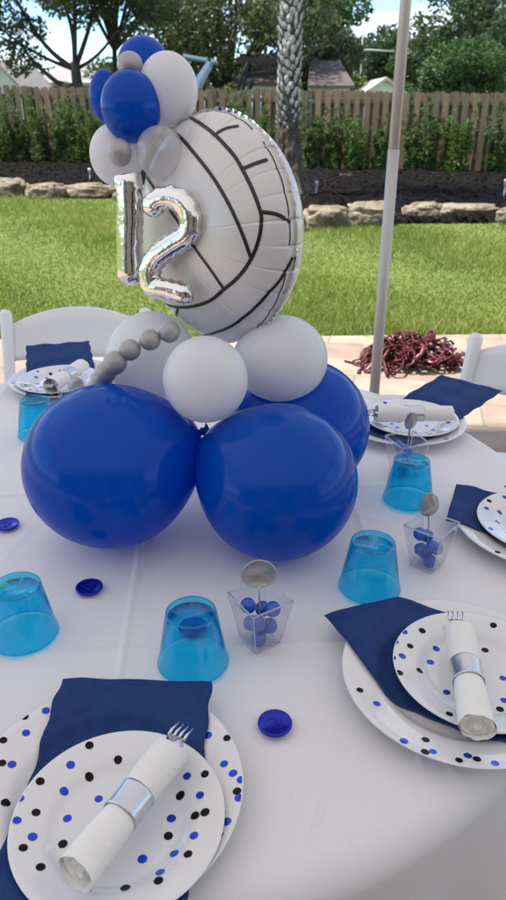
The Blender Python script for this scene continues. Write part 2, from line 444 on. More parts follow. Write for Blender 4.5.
def tree(name, label, x, y, h, rad, z0, leaf, nleaf, size, seed, trunk_r=.16, nclump=26, flat=.8, group='trees beyond the fence', clump=.42, fork=None, lean=(0,0)):
    g = np.random.default_rng(seed)
    gz = float(zg(x, min(y, 30)))
    t = thing(name, label, 'tree', (x, y, gz), 0, group)
    cc, cr = [], []
    zc, hz = (z0+h)/2, (h-z0)/2
    while len(cc) < nclump:
        d = g.uniform(-1, 1, 3)
        if np.linalg.norm(d) > 1: continue
        d *= .9/np.sqrt(max(np.linalg.norm(d), .25))
        q = np.array([d[0]*rad*.85+lean[0], d[1]*rad*.85+lean[1], zc+d[2]*hz*.85])
        cc.append(q); cr.append(clump*rad*g.uniform(.6, 1.15)*.8)
    m = MB()
    fk = fork if fork else z0*.95
    limb(m, (0,0,-.1), (lean[0]*.3,lean[1]*.3,fk), trunk_r*1.25, trunk_r*.85, .02, g)
    for q in cc[::max(1, nclump//12)]:
        limb(m, (lean[0]*.3,lean[1]*.3,fk-.1), q, trunk_r*.55, trunk_r*.1, .07, g)
    m.build('trunk', M['bark'], t)
    vs, fs = leaf_cloud(cc, cr, nleaf, size, flat=flat, seed=seed)
    fast('crown', vs, fs, M[leaf], t)
    return t

def at_x(px, dist): return (px-253)/F*(dist*math.cos(PITCH)+CAM_H*math.sin(PITCH)*.6)
# big oak on the left, its limbs seen against the sky
def oak():
    g = np.random.default_rng(3)
    x, y = at_x(80, 25), 25.0
    t = thing('oak_tree', 'big spreading oak with dark bare forked limbs at the upper left', 'tree', (x, y, 0), 0, 'trees beyond the fence')
    m = MB(); ends = []
    limb(m, (0,0,-.1), (.05,0,2.55), .20, .15, .01, g)
    for dx, dz, r in ((-1.6,2.4,.085),(-.7,2.9,.08),(.9,2.6,.085),(.25,3.2,.08),(-2.5,1.5,.06),(1.9,1.9,.06)):
        e = (dx*1.15, g.uniform(-.8,.8), 2.5+dz)
        pts = limb(m, (.03,0,2.35), e, r, r*.35, .06, g, 10); ends.append(e)
        for q in (5, 7, 9):
            s = pts[q]; e2 = s+Vector((g.normal(0,.8)+dx*.3, g.normal(0,.6), g.uniform(.4,1.3)))
            limb(m, s, e2, r*.4, .02, .06, g, 6); ends.append(tuple(e2))
    m.tube([(-.05,0,1.85),(-.6,.1,2.0),(-1.2,.1,2.5),(-1.5,.1,2.9)], [.1,.075,.06,.04], 8)
    m.build('trunk', M['bark'], t)
    cc = [np.array(e) for e in ends]+[np.array([g.uniform(-3.4,3.3), g.uniform(-2,2), g.uniform(4.2,7.2)]) for _ in range(26)]
    cc += [np.array(q) for q in ((-1.75,.2,2.45),(-1.35,.5,2.75),(-2.0,-.2,2.85),(-1.6,0,3.2),(-2.5,.2,3.6),(-3.1,0,3.9),(-1.1,.3,3.5),(.5,.2,3.7),(1.2,0,4.0),(-.4,.3,4.1),(1.9,.2,3.3),(-2.9,.1,2.9))]
    cr = [g.uniform(.45,.75) for _ in ends]+[g.uniform(.8,1.15) for _ in range(26)]+[.42,.4,.45,.5,.5,.5,.45,.45,.5,.5,.45,.5]
    vs, fs = leaf_cloud(cc, cr, 36000, .15, flat=.8, seed=4)
    fast('crown', vs, fs, M['oakleaf'], t)
oak()
tree('oak_tree', 'slimmer oak with a leaning thin trunk right of the big oak', at_x(112,27), 27, 9.0, 2.7, 3.3, 'oakleaf', 6500, .18, 11, .09, 22, lean=(1.0,0), clump=.34)
tree('shade_tree', 'broad grey green tree behind the volleyball left of the palm', at_x(225,36), 36, 9.5, 5.6, 2.0, 'greyleaf', 22000, .26, 12, .25, 44, clump=.34)
tree('shade_tree', 'grey green tree crown just right of the palm trunk', at_x(312,40), 40, 6.2, 2.2, 1.6, 'greyleaf', 6500, .26, 13, .18, 20, clump=.42)
tree('shade_tree', 'tall dark green tree rising above the palm shoulder', at_x(318,52), 52, 9.4, 3.4, 2.0, 'midleaf', 7000, .36, 14, .2, 24)
tree('round_tree', 'large rounded dense green tree right of the tent pole', at_x(458,33), 33, 4.25, 2.05, 1.0, 'midleaf', 16000, .17, 15, .2, 46, clump=.36, flat=.9)
tree('shade_tree', 'tall dark tree at the upper right photo corner', at_x(478,46), 46, 10.5, 5.2, 2.5, 'darkleaf', 14000, .32, 16, .25, 40, clump=.36)
tree('shade_tree', 'dark tree filling the right edge behind the round tree', at_x(520,38), 38, 6.2, 3.2, .8, 'darkleaf', 9000, .28, 17, .2, 30)
tree('shade_tree', 'distant dark tree left of the pole below the clouds', at_x(352,72), 72, 7.2, 4.0, 1.5, 'darkleaf', 6000, .45, 18, .2, 26)
tree('shade_tree', 'distant dark tree seen right behind the tent pole', at_x(402,68), 68, 7.6, 4.6, 1.5, 'darkleaf', 7000, .45, 19, .2, 26)
for k, (px, d, h, r, lf, lab) in enumerate((
    (12, 34, 3.1, 2.0, 'limeleaf', 'bright green bush above the fence at the left edge'),
    (48, 40, 3.0, 2.0, 'midleaf', 'low green bush behind the pale flat roof'),
    (128, 38, 3.4, 2.6, 'midleaf', 'green bush behind the blue top balloons'),
    (178, 40, 3.6, 2.6, 'greyleaf', 'soft grey green bush right of the white top balloon'),
    (224, 31, 2.35, 1.0, 'limeleaf', 'bright bush between the two boats'),
    (300, 34, 2.5, 1.0, 'limeleaf', 'yellow green bush beside the palm trunk'),
    (348, 44, 3.35, 2.0, 'limeleaf', 'light green bush above the brown gabled roof'),
    (380, 46, 3.25, 2.0, 'limeleaf', 'light green bush behind the small pale shed'),
    (408, 42, 2.9, 1.3, 'midleaf', 'green bush just right of the tent pole above fence'))):
    tree('garden_bush', lab, at_x(px, d), d, h, r, .4, lf, 4200, .24, 30+k, .08, 18, group='bushes beyond the fence', clump=.45)
g = np.random.default_rng(50)
cc = [(x, 95+g.uniform(-6,6), g.uniform(.5,3.2)) for x in np.linspace(-60, 60, 90)]+[(x, 98+g.uniform(-6,6), g.uniform(3,5.2)) for x in np.linspace(-60, 60, 60)]
vs, fs = leaf_cloud(cc, [g.uniform(1.6,2.8) for _ in cc], 26000, .7, seed=51)
tag(fast('distant_woods', vs, fs, M['darkleaf']), 'far dark line of woods on the horizon', 'woods', kind='stuff')

# shrubs along the fence
SH = [(4,1.5,.42,'h','shrub by the fence at the left photo edge'),(22,1.45,.40,'h','second shrub from the left along the fence'),(41,1.55,.42,'h','third shrub from the left along the fence'),
      (60,1.5,.42,'h','shrub by the fence under the big oak, left of its trunk'),(79,1.55,.40,'h','shrub by the fence straight below the big oak trunk'),(97,1.45,.38,'h','shrub half behind the leftmost blue top balloon'),
      (118,1.4,.38,'h','shrub hidden behind the white top balloons'),
      (214,1.2,.34,'h','dim shrub just right of the upper white balloon'),(238,1.5,.36,'l','bright shrub above the top rim of the volleyball'),(262,1.45,.36,'h','shrub immediately left of the palm trunk'),
      (312,1.3,.30,'h','thin shrub immediately right of the palm trunk'),(333,1.5,.38,'h','shrub halfway between palm trunk and tent pole'),(358,1.5,.42,'l','fuller shrub just left of the tent pole'),(381,1.3,.30,'h','thin shrub touching the tent pole on its left'),
      (413,1.35,.30,'h','thin shrub just right of the tent pole'),(428,1.5,.32,'h','shrub second to the right of the tent pole'),(455,1.55,.38,'l','tall bright leafy shrub before the orange fence boards'),(499,1.4,.38,'h','shrub by the fence at the right photo edge')]
for k, (px, h, r, kind, lab) in enumerate(SH):
    x0 = at_x(px, 18.6); s = (x0-fa.x)/(fb.x-fa.x); yy = fa.y+(fb.y-fa.y)*s - .55; x0 = at_x(px, yy)
    g = np.random.default_rng(100+k)
    gz = float(mulch_z(x0, yy))
    t = thing('fence_shrub', lab, 'shrub', (x0, yy, gz-.03), 0, 'shrubs planted along the fence')
    cc, cr = [], []; m = MB()
    h *= g.uniform(.82,1.08); r *= g.uniform(.75,1.3)
    for q in range(9):
        a = g.uniform(0, 6.28); rr = r*g.uniform(.1,1.1); top = h*g.uniform(.62,1.15)
        sx, sy = math.cos(a)*rr, math.sin(a)*rr
        m.tube([(sx*.25,sy*.25,0),(sx*.7,sy*.7,top*.5),(sx,sy,top*.95)], [.012,.009,.004], 5)
        for z in np.linspace(.12, top, 7):
            f = z/top
            cc.append((sx*(.3+.7*f)+g.normal(0,.05), sy*(.3+.7*f)+g.normal(0,.05), z)); cr.append(r*.40*(1-.6*f)*g.uniform(.6,1.3))
    m.build('stem', M['bark'], t)
    vs, fs = leaf_cloud(cc, cr, 3300, .10, aspect=.38, flat=1.2, seed=200+k)
    fast('foliage', vs, fs, M['hedgelite' if kind == 'l' else 'hedgeleaf'], t)

# ------------------------------------------------------------------ palm
px_, py_ = .545, 11.9
pz = float(mulch_z(px_, py_))
palm = thing('palm_tree', 'tall palm with a white diamond patterned trunk and fibrous base', 'palm tree', (px_, py_, pz))
def palm_r(z): return .152+.05*math.exp(-((z-1.2)/.9)**2)*.3 - .004*z
MB().lathe([(palm_r(z)*.97, z) for z in np.linspace(.5, 6.5, 40)], 28).build('trunk', M['palmdark'], palm)
m = MB(); g = np.random.default_rng(77); i = 0; z = .95
while z < 6.4:
    ang = i*2.39996+g.normal(0,.10); rr = palm_r(z)
    fade = min(1, max(.35, (z-.7)/.7)); w = .043*g.uniform(.65,1.2)*fade; hh = .072*g.uniform(.8,1.25)*fade
    T = Matrix.Translation((0,0,z)) @ Matrix.Rotation(ang, 4, 'Z') @ Matrix.Translation((rr+.004+g.normal(0,.004),0,g.normal(0,.012))) @ Matrix.Rotation(g.normal(0,.22), 4, 'X') @ Matrix.Rotation(g.normal(0,.12), 4, 'Y')
    vs = [(-.02,0,-hh),(.0,-w,-.01),(.015,-w*.75,hh*.55),(.03,0,hh*.8),(.015,w*.75,hh*.55),(.0,w,-.01),(.026,0,0)]
    m.add(vs, [(0,1,6),(1,2,6),(2,3,6),(3,4,6),(4,5,6),(5,0,6)], 0, T)
    i += 1; z += .0105
tag(m.build('leaf_base', M['palmlight'], palm, smooth=False), kind='stuff')
m = MB()
def pb(u, v):
    a = u*2*math.pi; z = -.1+v*1.15
    r = .160+.29*math.exp(-v*3.4)*(1+.25*math.sin(a*5+1)+.15*math.sin(a*11)) + .035*mnoise.noise((math.cos(a)*3, math.sin(a)*3, v*7)) + .02*mnoise.noise((math.cos(a)*9, math.sin(a)*9, v*18))
    return (r*math.cos(a), r*math.sin(a), z)
m.grid(pb, 120, 44, closed_u=True).build('root_base', M['palmroot'], palm)
m = MB(); g = np.random.default_rng(5)                      # drooping fronds at the head of the trunk
for k in range(16):
    a = k*2.4; el = g.uniform(.1,1.1); L_ = 2.2
    prev = None; pts = []
    for j in range(9):
        t = j/8; pts.append(Vector((math.cos(a)*L_*t*math.cos(el*(1-t*.6)), math.sin(a)*L_*t*math.cos(el*(1-t*.6)), 6.45+L_*t*math.sin(el)-1.3*t*t)))
    m.tube(pts, [.03-.026*j/8 for j in range(9)], 5)
    for j in range(1, 9):
        for s in (-1, 1):
            for q in (0,.5):
                p = pts[j-1].lerp(pts[j], q+.25); sd = Vector((-math.sin(a), math.cos(a), 0))*s
                tip = p+sd*.5+(pts[j]-pts[j-1]).normalized()*.35-Vector((0,0,.2)); w = (pts[j]-pts[j-1]).normalized()*.03
                m.add([p-w, p+w, tip], [(0,1,2)])
m.build('crown', M['midleaf'], palm, smooth=False)

# ------------------------------------------------------------------ buildings and boats beyond the fence
def house(label, px0, px1, d, eave, ridge, depth, roofm, wallm, gable_front=False, name='house', windows=()):
    x0, x1 = at_x(px0, d), at_x(px1, d); w = x1-x0; cx = (x0+x1)/2
    t = thing(name, label, name.split('_')[-1], (cx, d, 0))
    MB().box((0,depth/2,eave/2), (w-.3,depth-.3,eave)).build('wall', M[wallm], t, smooth=False)
    m = MB(); e = .12
    if gable_front:
        vs = [(-w/2,-.1,eave-.08),(0,-.1,ridge),(w/2,-.1,eave-.08),(-w/2,depth,eave-.08),(0,depth,ridge),(w/2,depth,eave-.08)]
        vs += [(x,y,z-e) for x,y,z in vs]
        m.add(vs, [(0,1,4,3),(1,2,5,4),(6,9,10,7),(7,10,11,8),(0,6,7,1),(1,7,8,2),(0,3,9,6),(2,8,11,5),(3,4,10,9),(4,5,11,10)])
        g2 = MB().add([(-w/2+.17,.153,eave-.01),(w/2-.17,.153,eave-.01),(0,.153,ridge-e-.02),(-w/2+.17,.3,eave-.01),(w/2-.17,.3,eave-.01),(0,.3,ridge-e-.02)], [(0,1,2),(5,4,3),(0,3,4,1),(1,4,5,2),(2,5,3,0)])
        g2.build('gable', M[wallm], t, smooth=False)
    else:
        vs = [(-w/2,-.2,eave-.08),(w/2,-.2,eave-.08),(w/2-.3,depth/2,ridge),(-w/2+.3,depth/2,ridge),(-w/2,depth+.2,eave-.08),(w/2,depth+.2,eave-.08)]
        vs += [(x,y,z-e) for x,y,z in vs]
        m.add(vs, [(0,1,2,3),(3,2,5,4),(6,9,8,7),(9,10,11,8),(0,6,7,1),(4,5,11,10),(1,7,8,2),(2,8,11,5),(0,3,9,6),(3,4,10,9)])
    m.build('roof', M[roofm], t, smooth=False)
    for (wx, ww, wz, wh) in windows:
        f = MB().box((wx*w,.12,wz), (ww+.12,.06,wh+.12)).build('window', M['boatwhite'], t, smooth=False)
        MB().box((wx*w,.09,wz), (ww,.05,wh)).build('pane', M['glass'], f, smooth=False)
    return t
house('small white gabled house at the left photo edge above the fence', -20, 29, 29, 1.95, 2.85, 5, 'roofgrey', 'stucco', True, windows=((0,.8,1.3,.8),))
house('long low house with a pale grey roof behind the oak trunk', 40, 128, 36, 2.35, 3.25, 8, 'roofgrey', 'stuccotan', windows=((-.3,1,1.3,.9),(.2,1,1.3,.9)))
house('low house with a brown roof behind the dark topped boat', 232, 300, 34, 2.3, 3.55, 8, 'roofbrown', 'stucco', windows=((.2,1,1.4,.8),))
house('house with a brown gabled roof and white wall between palm and pole', 306, 352, 32, 2.15, 3.1, 6, 'roofbrown', 'stucco', windows=((-.2,.9,1.4,.8),))
house('small pale gabled shed just left of the tent pole', 361, 405, 31, 1.85, 2.35, 4, 'rooftan', 'stucco', True, name='garden_shed', windows=((0,.5,1.1,.6),))

def boat(label, x, y, length, top, rot):
    t = thing('boat', label, 'boat', (x, y, 0), rot, 'boats parked beyond the fence')
    m = MB(); n = 14; vs, fs = [], []
    for i in range(n+1):
        u = i/n; xx = -length/2+length*u; wdt = .95*min(1, (1-u)**.5*1.5+.02); dp = .75+.2*u
        for (sy, sz) in ((-1,1),(-.85,.35),(0,0),(.85,.35),(1,1)): vs.append((xx, sy*wdt, .75+sz*dp+.12*u*u))
    for i in range(n):
        for j in range(4): fs.append((i*5+j, (i+1)*5+j, (i+1)*5+j+1, i*5+j+1))
        fs.append((i*5+4, (i+1)*5+4, (i+1)*5, i*5))
    fs.append((0,1,2,3,4)); m.add(vs, fs); m.build('hull', M['boatwhite'], t)
    MB().add([(.3,-.7,1.6),(.3,.7,1.6),(.02,.6,2.12),(.02,-.6,2.12),(.34,-.7,1.6),(.34,.7,1.6),(.06,.6,2.12),(.06,-.6,2.12)],
             [(0,1,2,3),(7,6,5,4),(0,4,5,1),(1,5,6,2),(2,6,7,3),(3,7,4,0)]).build('windshield', M['glass'], t, smooth=False)
    tr = MB()
    tr.box((-.2,0,.45), (length*.9,.1,.1)); tr.box((-.2,.6,.5), (length*.7,.08,.08)); tr.box((-.2,-.6,.5), (length*.7,.08,.08))
    for s in (-.85,.85): tr.lathe([(.0,-.1),(.3,-.1),(.32,0),(.3,.1),(0,.1)], 20, 0, Matrix.Translation((-.8,s,.32)) @ Matrix.Rotation(math.pi/2, 4, 'X'))
    tr.build('trailer', M['boatdark'], t, smooth=False)
    return t
b1 = boat('pale blue wakeboard boat with a swept tower arch', at_x(202,24.5), 24.8, 4.6, 2.4, math.pi)
m = MB()
for s in (-.85,.85): m.tube([(.25,s,1.55),(.0,s*.95,2.1),(-.25,s*.85,2.45),(-.3,s*.8,2.55)], [.09,.08,.07,.06], 8)
m.tube([(-.3,-.75,2.55),(-.3,.75,2.55)], .06, 8); m.build('tower_arch', M['boatblue'], b1)
MB().box((0,0,0), (1.0,1.5,.07), 0, Matrix.Translation((-.02,0,2.62)) @ Matrix.Rotation(R(-9), 4, 'Y')).build('bimini_top', M['boatblue'], b1, smooth=False)
b2 = boat('white boat with a dark canvas hard top left of the palm', at_x(256,24.5), 25.0, 5.2, 2.4, math.pi*.98)
m = MB()
for s in (-.8,.8):
    m.tube([(.55,s,1.6),(.35,s,2.2),(.2,s,2.55)], .055, 8); m.tube([(-.75,s,1.6),(-.7,s,2.55)], .04, 8)
    m.tube([(.35,s,2.2),(-.7,s,2.3)], .03, 8)
m.tube([(.2,-.8,2.55),(.2,.8,2.55)], .04, 8); m.build('top_frame', M['boatdark'], b2)
MB().box((-.25,0,2.6), (1.6,1.7,.09)).build('canvas_top', M['boatdark'], b2, smooth=False)

t = thing('utility_pole', 'thin distant mast with a long pale horizontal arm above the bushes', 'mast', (at_x(358,60), 60, 0))
MB().tube([(0,0,0),(0,0,6.4)], [.05,.03], 8).build('mast', M['greywood'], t)
MB().tube([(-1.6,0,4.85),(-.6,0,5.02),(.6,0,5.05),(2.4,0,4.95)], [.03,.045,.06,.06], 8).build('arm', M['greywood'], t)

# ------------------------------------------------------------------ tent: pole in view, roof overhead out of frame
tent = thing('canopy_tent', 'white party tent with a grey metal leg standing on the pavers', 'tent', (.5, 2.72, .03))
def tent_leg(x, y):
    q = MB().tube([(x,y,1.16),(x,y,2.2)], .0192, 20).build('leg', M['pole'], tent)
    MB().tube([(x,y,0),(x,y,1.17)], .0208, 20).build('lower_sleeve', M['sleeve'], q)
    MB().box((x,y,.004), (.12,.12,.008)).build('foot_plate', M['sleeve'], q, smooth=False)
for x, y in ((0,0),(-3.2,0),(3.0,0),(-3.2,-6),(3.0,-6)): tent_leg(x, y)
m = MB(); apex = (-.1,-3.0,3.5)
corner = [(-3.25,.05,2.2),(3.05,.05,2.2),(3.05,-6.05,2.2),(-3.25,-6.05,2.2)]
def panel(a, b):
    def fn(u, v):
        p = Vector(a).lerp(Vector(b), u).lerp(Vector(apex), v); p.z -= .12*math.sin(math.pi*u)*(1-v)*.3 + .1*math.sin(math.pi*v); return tuple(p)
    m.grid(fn, 12, 8)
for i in range(4): panel(corner[i], corner[(i+1)%4])
m.build('roof_fabric', M['canopy'], tent)
m = MB()
for i in range(4):
    a, b = corner[i], corner[(i+1)%4]
    m.add([a, b, (b[0],b[1],b[2]-.22), (a[0],a[1],a[2]-.22)], [(0,1,2,3)])
m.build('valance', M['canopy'], tent, smooth=False)

# ------------------------------------------------------------------ maroon straps heaped on the pavers
g = np.random.default_rng(21); m = MB()
c0 = P(409, 360, .05); c0 = np.array([c0[0]+.0, c0[1]+.0, .03])
def heap_h(x, y): return .16*max(0, 1-((x-.04)/.31)**2)*max(0, 1-(y/.27)**2)*(1+.5*mnoise.noise((x*9, y*9, 1)))+.008
for k in range(150):
    a = g.uniform(0, 6.28); rr = g.uniform(0, 1)**.6
    p = Vector((.28*rr*math.cos(a)+.015, .20*rr*math.sin(a), 0)); p.z = heap_h(p.x, p.y)*g.uniform(.25,1.0)
    hd = g.uniform(0, 6.28); tw = g.normal(0,.7); vz = g.normal(0,.008); pts = []
    for j in range(int(g.integers(7, 15))):
        pts.append(p.copy()); hd += tw+g.normal(0,.55); vz = .6*vz+g.normal(0,.010)
        p = p+Vector((math.cos(hd)*.021, math.sin(hd)*.021, vz))
        hm = heap_h(p.x, p.y)*1.12+.006
        if p.z > hm: p.z = hm; vz = -abs(vz)
        if p.z < .006: p.z = .006; vz = abs(vz)
    m.tube(pts, g.uniform(.0075,.012), 6, flat=.4, mat=int(g.uniform() < .3))
m.tube([(-.36,.02,.008),(-.30,-.03,.008),(-.22,-.01,.02),(-.1,.02,.04)], .006, 6)
tag(m.build('strap_heap', [M['maroon'], M['maroonred']], loc=c0), 'tangled heap of shiny maroon straps on the pavers behind the pole', 'strap heap')

# ------------------------------------------------------------------ chairs
def chair():
    t = thing('folding_chair', '', 'chair', (0,0,.03), 0, 'white folding chairs round the table')
    def stile(s):
        return MB().tube([(s*.21,.235,.0),(s*.21,.05,.36),(s*.21,-.0,.47),(s*.21,-.07,.65),(s*.21,-.095,.742),(s*.21,-.10,.752)], [.017,.017,.017,.018,.019,.012], 10, flat=1.25)
    stile(-1).build('stile', M['resin'], t); stile(1).build('stile', M['resin'], t)
    for s in (-1,1): MB().tube([(s*.175,-.20,0),(s*.175,.0,.30),(s*.175,.10,.44)], .014, 10).build('leg', M['resin'], t)
    def bk(u, v):
        x = (u-.5)*.405; q = 1-(2*u-1)**2
        z = .605+v*(.100+.045*q) ; y = -.055-.035*v-.035*q
        return (x, y, z)
    m = MB(); m.grid(bk, 24, 6); b2 = MB().grid(lambda u, v: (bk(u,v)[0], bk(u,v)[1]-.022, bk(u,v)[2]), 24, 6)
    m.add(b2.v, [f[::-1] for f in b2.f])
    n = 24; o = 24*6
    rim = [(i, i+1) for i in range(23)]
    m.f += [(i, o+i, o+i+1, i+1) for i in range(23)]+[(5*24+i+1, o+5*24+i+1, o+5*24+i, 5*24+i) for i in range(23)]
    m.f += [(j*24, (j+1)*24, o+(j+1)*24, o+j*24) for j in range(5)]+[(o+j*24+23, o+(j+1)*24+23, (j+1)*24+23, j*24+23) for j in range(5)]
    m.m = [0]*len(m.f)
    m.build('backrest', M['resin'], t)
    m = MB(); m.lathe([(0,.425),(.19,.425),(.2,.435),(.2,.452),(.185,.462),(0,.455)], 32, 0, Matrix.Diagonal((.95,1.0,1,1)) @ Matrix.Translation((0,.14,0)))
    m.build('seat', M['resin'], t)
    for z, y, w in ((.2,.14,.4),(.16,-.1,.35)): MB().tube([(-w/2,y,z),(w/2,y,z)], .011, 8).build('stretcher', M['resin'], t)
    return t
ch = chair()     # faces local +Y (towards the table), back towards -Y
ch['label'] = 'white folding chair with arched back behind the far left setting'
ch.location = (-.535, 2.02, .03); ch.rotation_euler = (0,0,math.pi+R(3))
c2 = copy_tree(ch); c2['label'] = 'white folding chair at the right edge beside the far right setting'
c2.location = (.715, 1.657, .03); c2.rotation_euler = (0,0,math.pi-R(38))

# ------------------------------------------------------------------ tablecloth
TC = (-.2, 1.052); TR = .745
PINCH = []
for (x0, y0, x1, y1, hh) in ((329,788,309,842,.004),(413,788,402,838,.006),(424,742,419,765,.003),(352,824,346,832,.003),(300,770,292,800,.002),(236,500,330,516,.003),(330,512,395,517,.003),(445,500,480,506,.003)):
    q0, q1 = P(x0, y0, TZ), P(x1, y1, TZ); PINCH.append((q0[0]-TC[0], q0[1]-TC[1], q1[0]-TC[0], q1[1]-TC[1], hh))
_g = np.random.default_rng(8)
for k in range(12):
    a_, r_ = _g.uniform(R(-100), R(-48)), _g.uniform(.50, .66); l_ = _g.uniform(.015, .05); b_ = a_+_g.normal(0, .35)
    PINCH.append((r_*math.cos(a_), r_*math.sin(a_), r_*math.cos(a_)+l_*math.cos(b_), r_*math.sin(a_)+l_*math.sin(b_), _g.uniform(.0008,.002)))
def crease(x, y):
    z = .0
    for c, ang in ((.02,R(3)),(.37,R(3)),(-.36,R(3)),(.02,R(93)),(.40,R(93)),(-.38,R(93))):
        d = x*math.cos(ang)+y*math.sin(ang)-c
        z += .0022*math.exp(-(d/.005)**2)
    z += .0035*mnoise.noise((x*5, y*5, 2)) + .0018*mnoise.noise((x*14, y*10, 5))
    w = mnoise.noise((x*7+3, y*2.2, 9)); z += .0018*max(0, 1-abs(w)*9)*max(0, mnoise.noise((x*2, y*2, 1)))*1.5
    for (ax, ay, bx, by, hgt) in PINCH:                     # pinch marks in the cloth
        hgt = hgt*.8
        if abs(x-ax) > .12 or abs(y-ay) > .12: continue
        ex, ey = bx-ax, by-ay; L2 = ex*ex+ey*ey; tt = max(0, min(1, ((x-ax)*ex+(y-ay)*ey)/L2))
        dd = math.hypot(x-ax-tt*ex, y-ay-tt*ey)
        z += hgt*math.exp(-(dd/.0032)**2)*math.sin(math.pi*min(.98,max(.02,tt)))
    return z
NU = 820+478
rings = list(np.linspace(.004, .50, 110))+list(np.linspace(.503, .68, 125))
ANG = list(np.linspace(R(-112), R(-38), 820))+list(np.linspace(R(-38), R(248), 480))[1:-1]
def cloth_pt(a, j):
    ca, sa = math.cos(a), math.sin(a)
    if j < len(rings):
        r = rings[j]; x, y = r*ca, r*sa
        return (x, y, TZ-.004+crease(x, y))
    k = (j-len(rings)+1)/(JN-len(rings))
    if k < .25:                                             # rounding over the table edge
        q = k/.25*math.pi/2; r = .68+.040*math.sin(q); z = TZ-.004-.034*(1-math.cos(q))+crease(.68*ca, .68*sa)*(1-k*4)
        fold = 0
    else:
        v = (k-.25)/.75; z = TZ-.038-v*(TZ-.038-.035)
        fold = v**.8*(.050*math.sin(a*13+.8*math.sin(a*3))+.018*math.sin(a*29+1)) ; r = .720+.03*v+fold
    return (r*ca, r*sa, z)
JN = len(rings)+44
vs = np.array([cloth_pt(ANG[i], j) for j in range(JN) for i in range(NU)])
idx = np.arange(JN*NU).reshape(JN, NU); idx = np.concatenate([idx, idx[:, :1]], 1)
o = fast('tablecloth', vs, gfaces(idx)[:, ::-1][:, ::-1], M['cloth'], smooth=True); o.location = (*TC, 0)
tag(o, 'white cloth draped over the round party table', 'tablecloth')

# ------------------------------------------------------------------ place settings
def dinner_z(r):
    if r < .078: return .004
    if r < .092: return .004+.009*((r-.078)/.014)**1.5
    if r < .128: return .013+.008*(r-.092)/.036
    return .021
def salad_z(r):
    if r < .055: return .004
    if r < .066: return .004+.006*((r-.055)/.011)**1.5
    if r < .093: return .010+.007*(r-.066)/.027
    return .017
def plate(name, label, cat, loc, rot, rim, zf, foot, dots, group):
    m = MB()
    rs = [.0005]+list(np.linspace(.01, rim, 26))
    top = [(r, zf(r)) for r in rs]
    prof = top+[(rim+.0012, zf(rim)-.0003),(rim+.0010, zf(rim)-.0016)]+[(r, max(.0006, zf(r)-.0022)) for r in np.linspace(rim-.001, foot+.012, 12)]+[(foot+.004,.0005),(foot,.0002),(foot-.003,.001),(.0005,.0012)]
    m.lathe(prof, 72)
    for (x, y, kind) in dots:
        vs, n = [], 14; dr = .0042*random.uniform(.93,1.05); ph = random.uniform(0, 6)
        pts = [(x, y)]
        for ring in (.6, 1.0):
            for k in range(n): pts.append((x+dr*ring*math.cos(6.2832*k/n+ph), y+dr*ring*.96*math.sin(6.2832*k/n+ph)))
        ok = True
        for (a, b) in pts:
            rr = math.hypot(a, b)
            if rr > rim-.0002: s = (rim-.0002)/rr; a, b = a*s, b*s; rr = rim-.0002
            vs.append((a, b, zf(rr)+.00035))
        fs = [(0, 1+k, 1+(k+1)%n) for k in range(n)]+[(1+k, 1+n+k, 1+n+(k+1)%n, 1+(k+1)%n) for k in range(n)]
        m.add(vs, fs, 1+kind)
    o = m.build(name, [M['plate'], M['dotk'], M['dotb']])
    o.location = loc; o.rotation_euler = (0,0,rot)
    return tag(o, label, cat, group)
def scatter(rim, n, seed, r0=0):
    g = np.random.default_rng(seed); out = []
    t = 0
    while len(out) < n and t < 4000:
        t += 1
        a = g.uniform(0, 6.28); r = rim*math.sqrt(g.uniform((r0/rim)**2, 1)); x, y = r*math.cos(a), r*math.sin(a)
        if all((x-q[0])**2+(y-q[1])**2 > .017**2 for q in out): out.append((x, y, int(g.uniform() < .5)))
    return out
def from_photo(pts, z, c):
    out = []
    for (x, y, k) in pts:
        q = P(x, y, z); out.append((q[0]-c[0], q[1]-c[1], k))
    return out

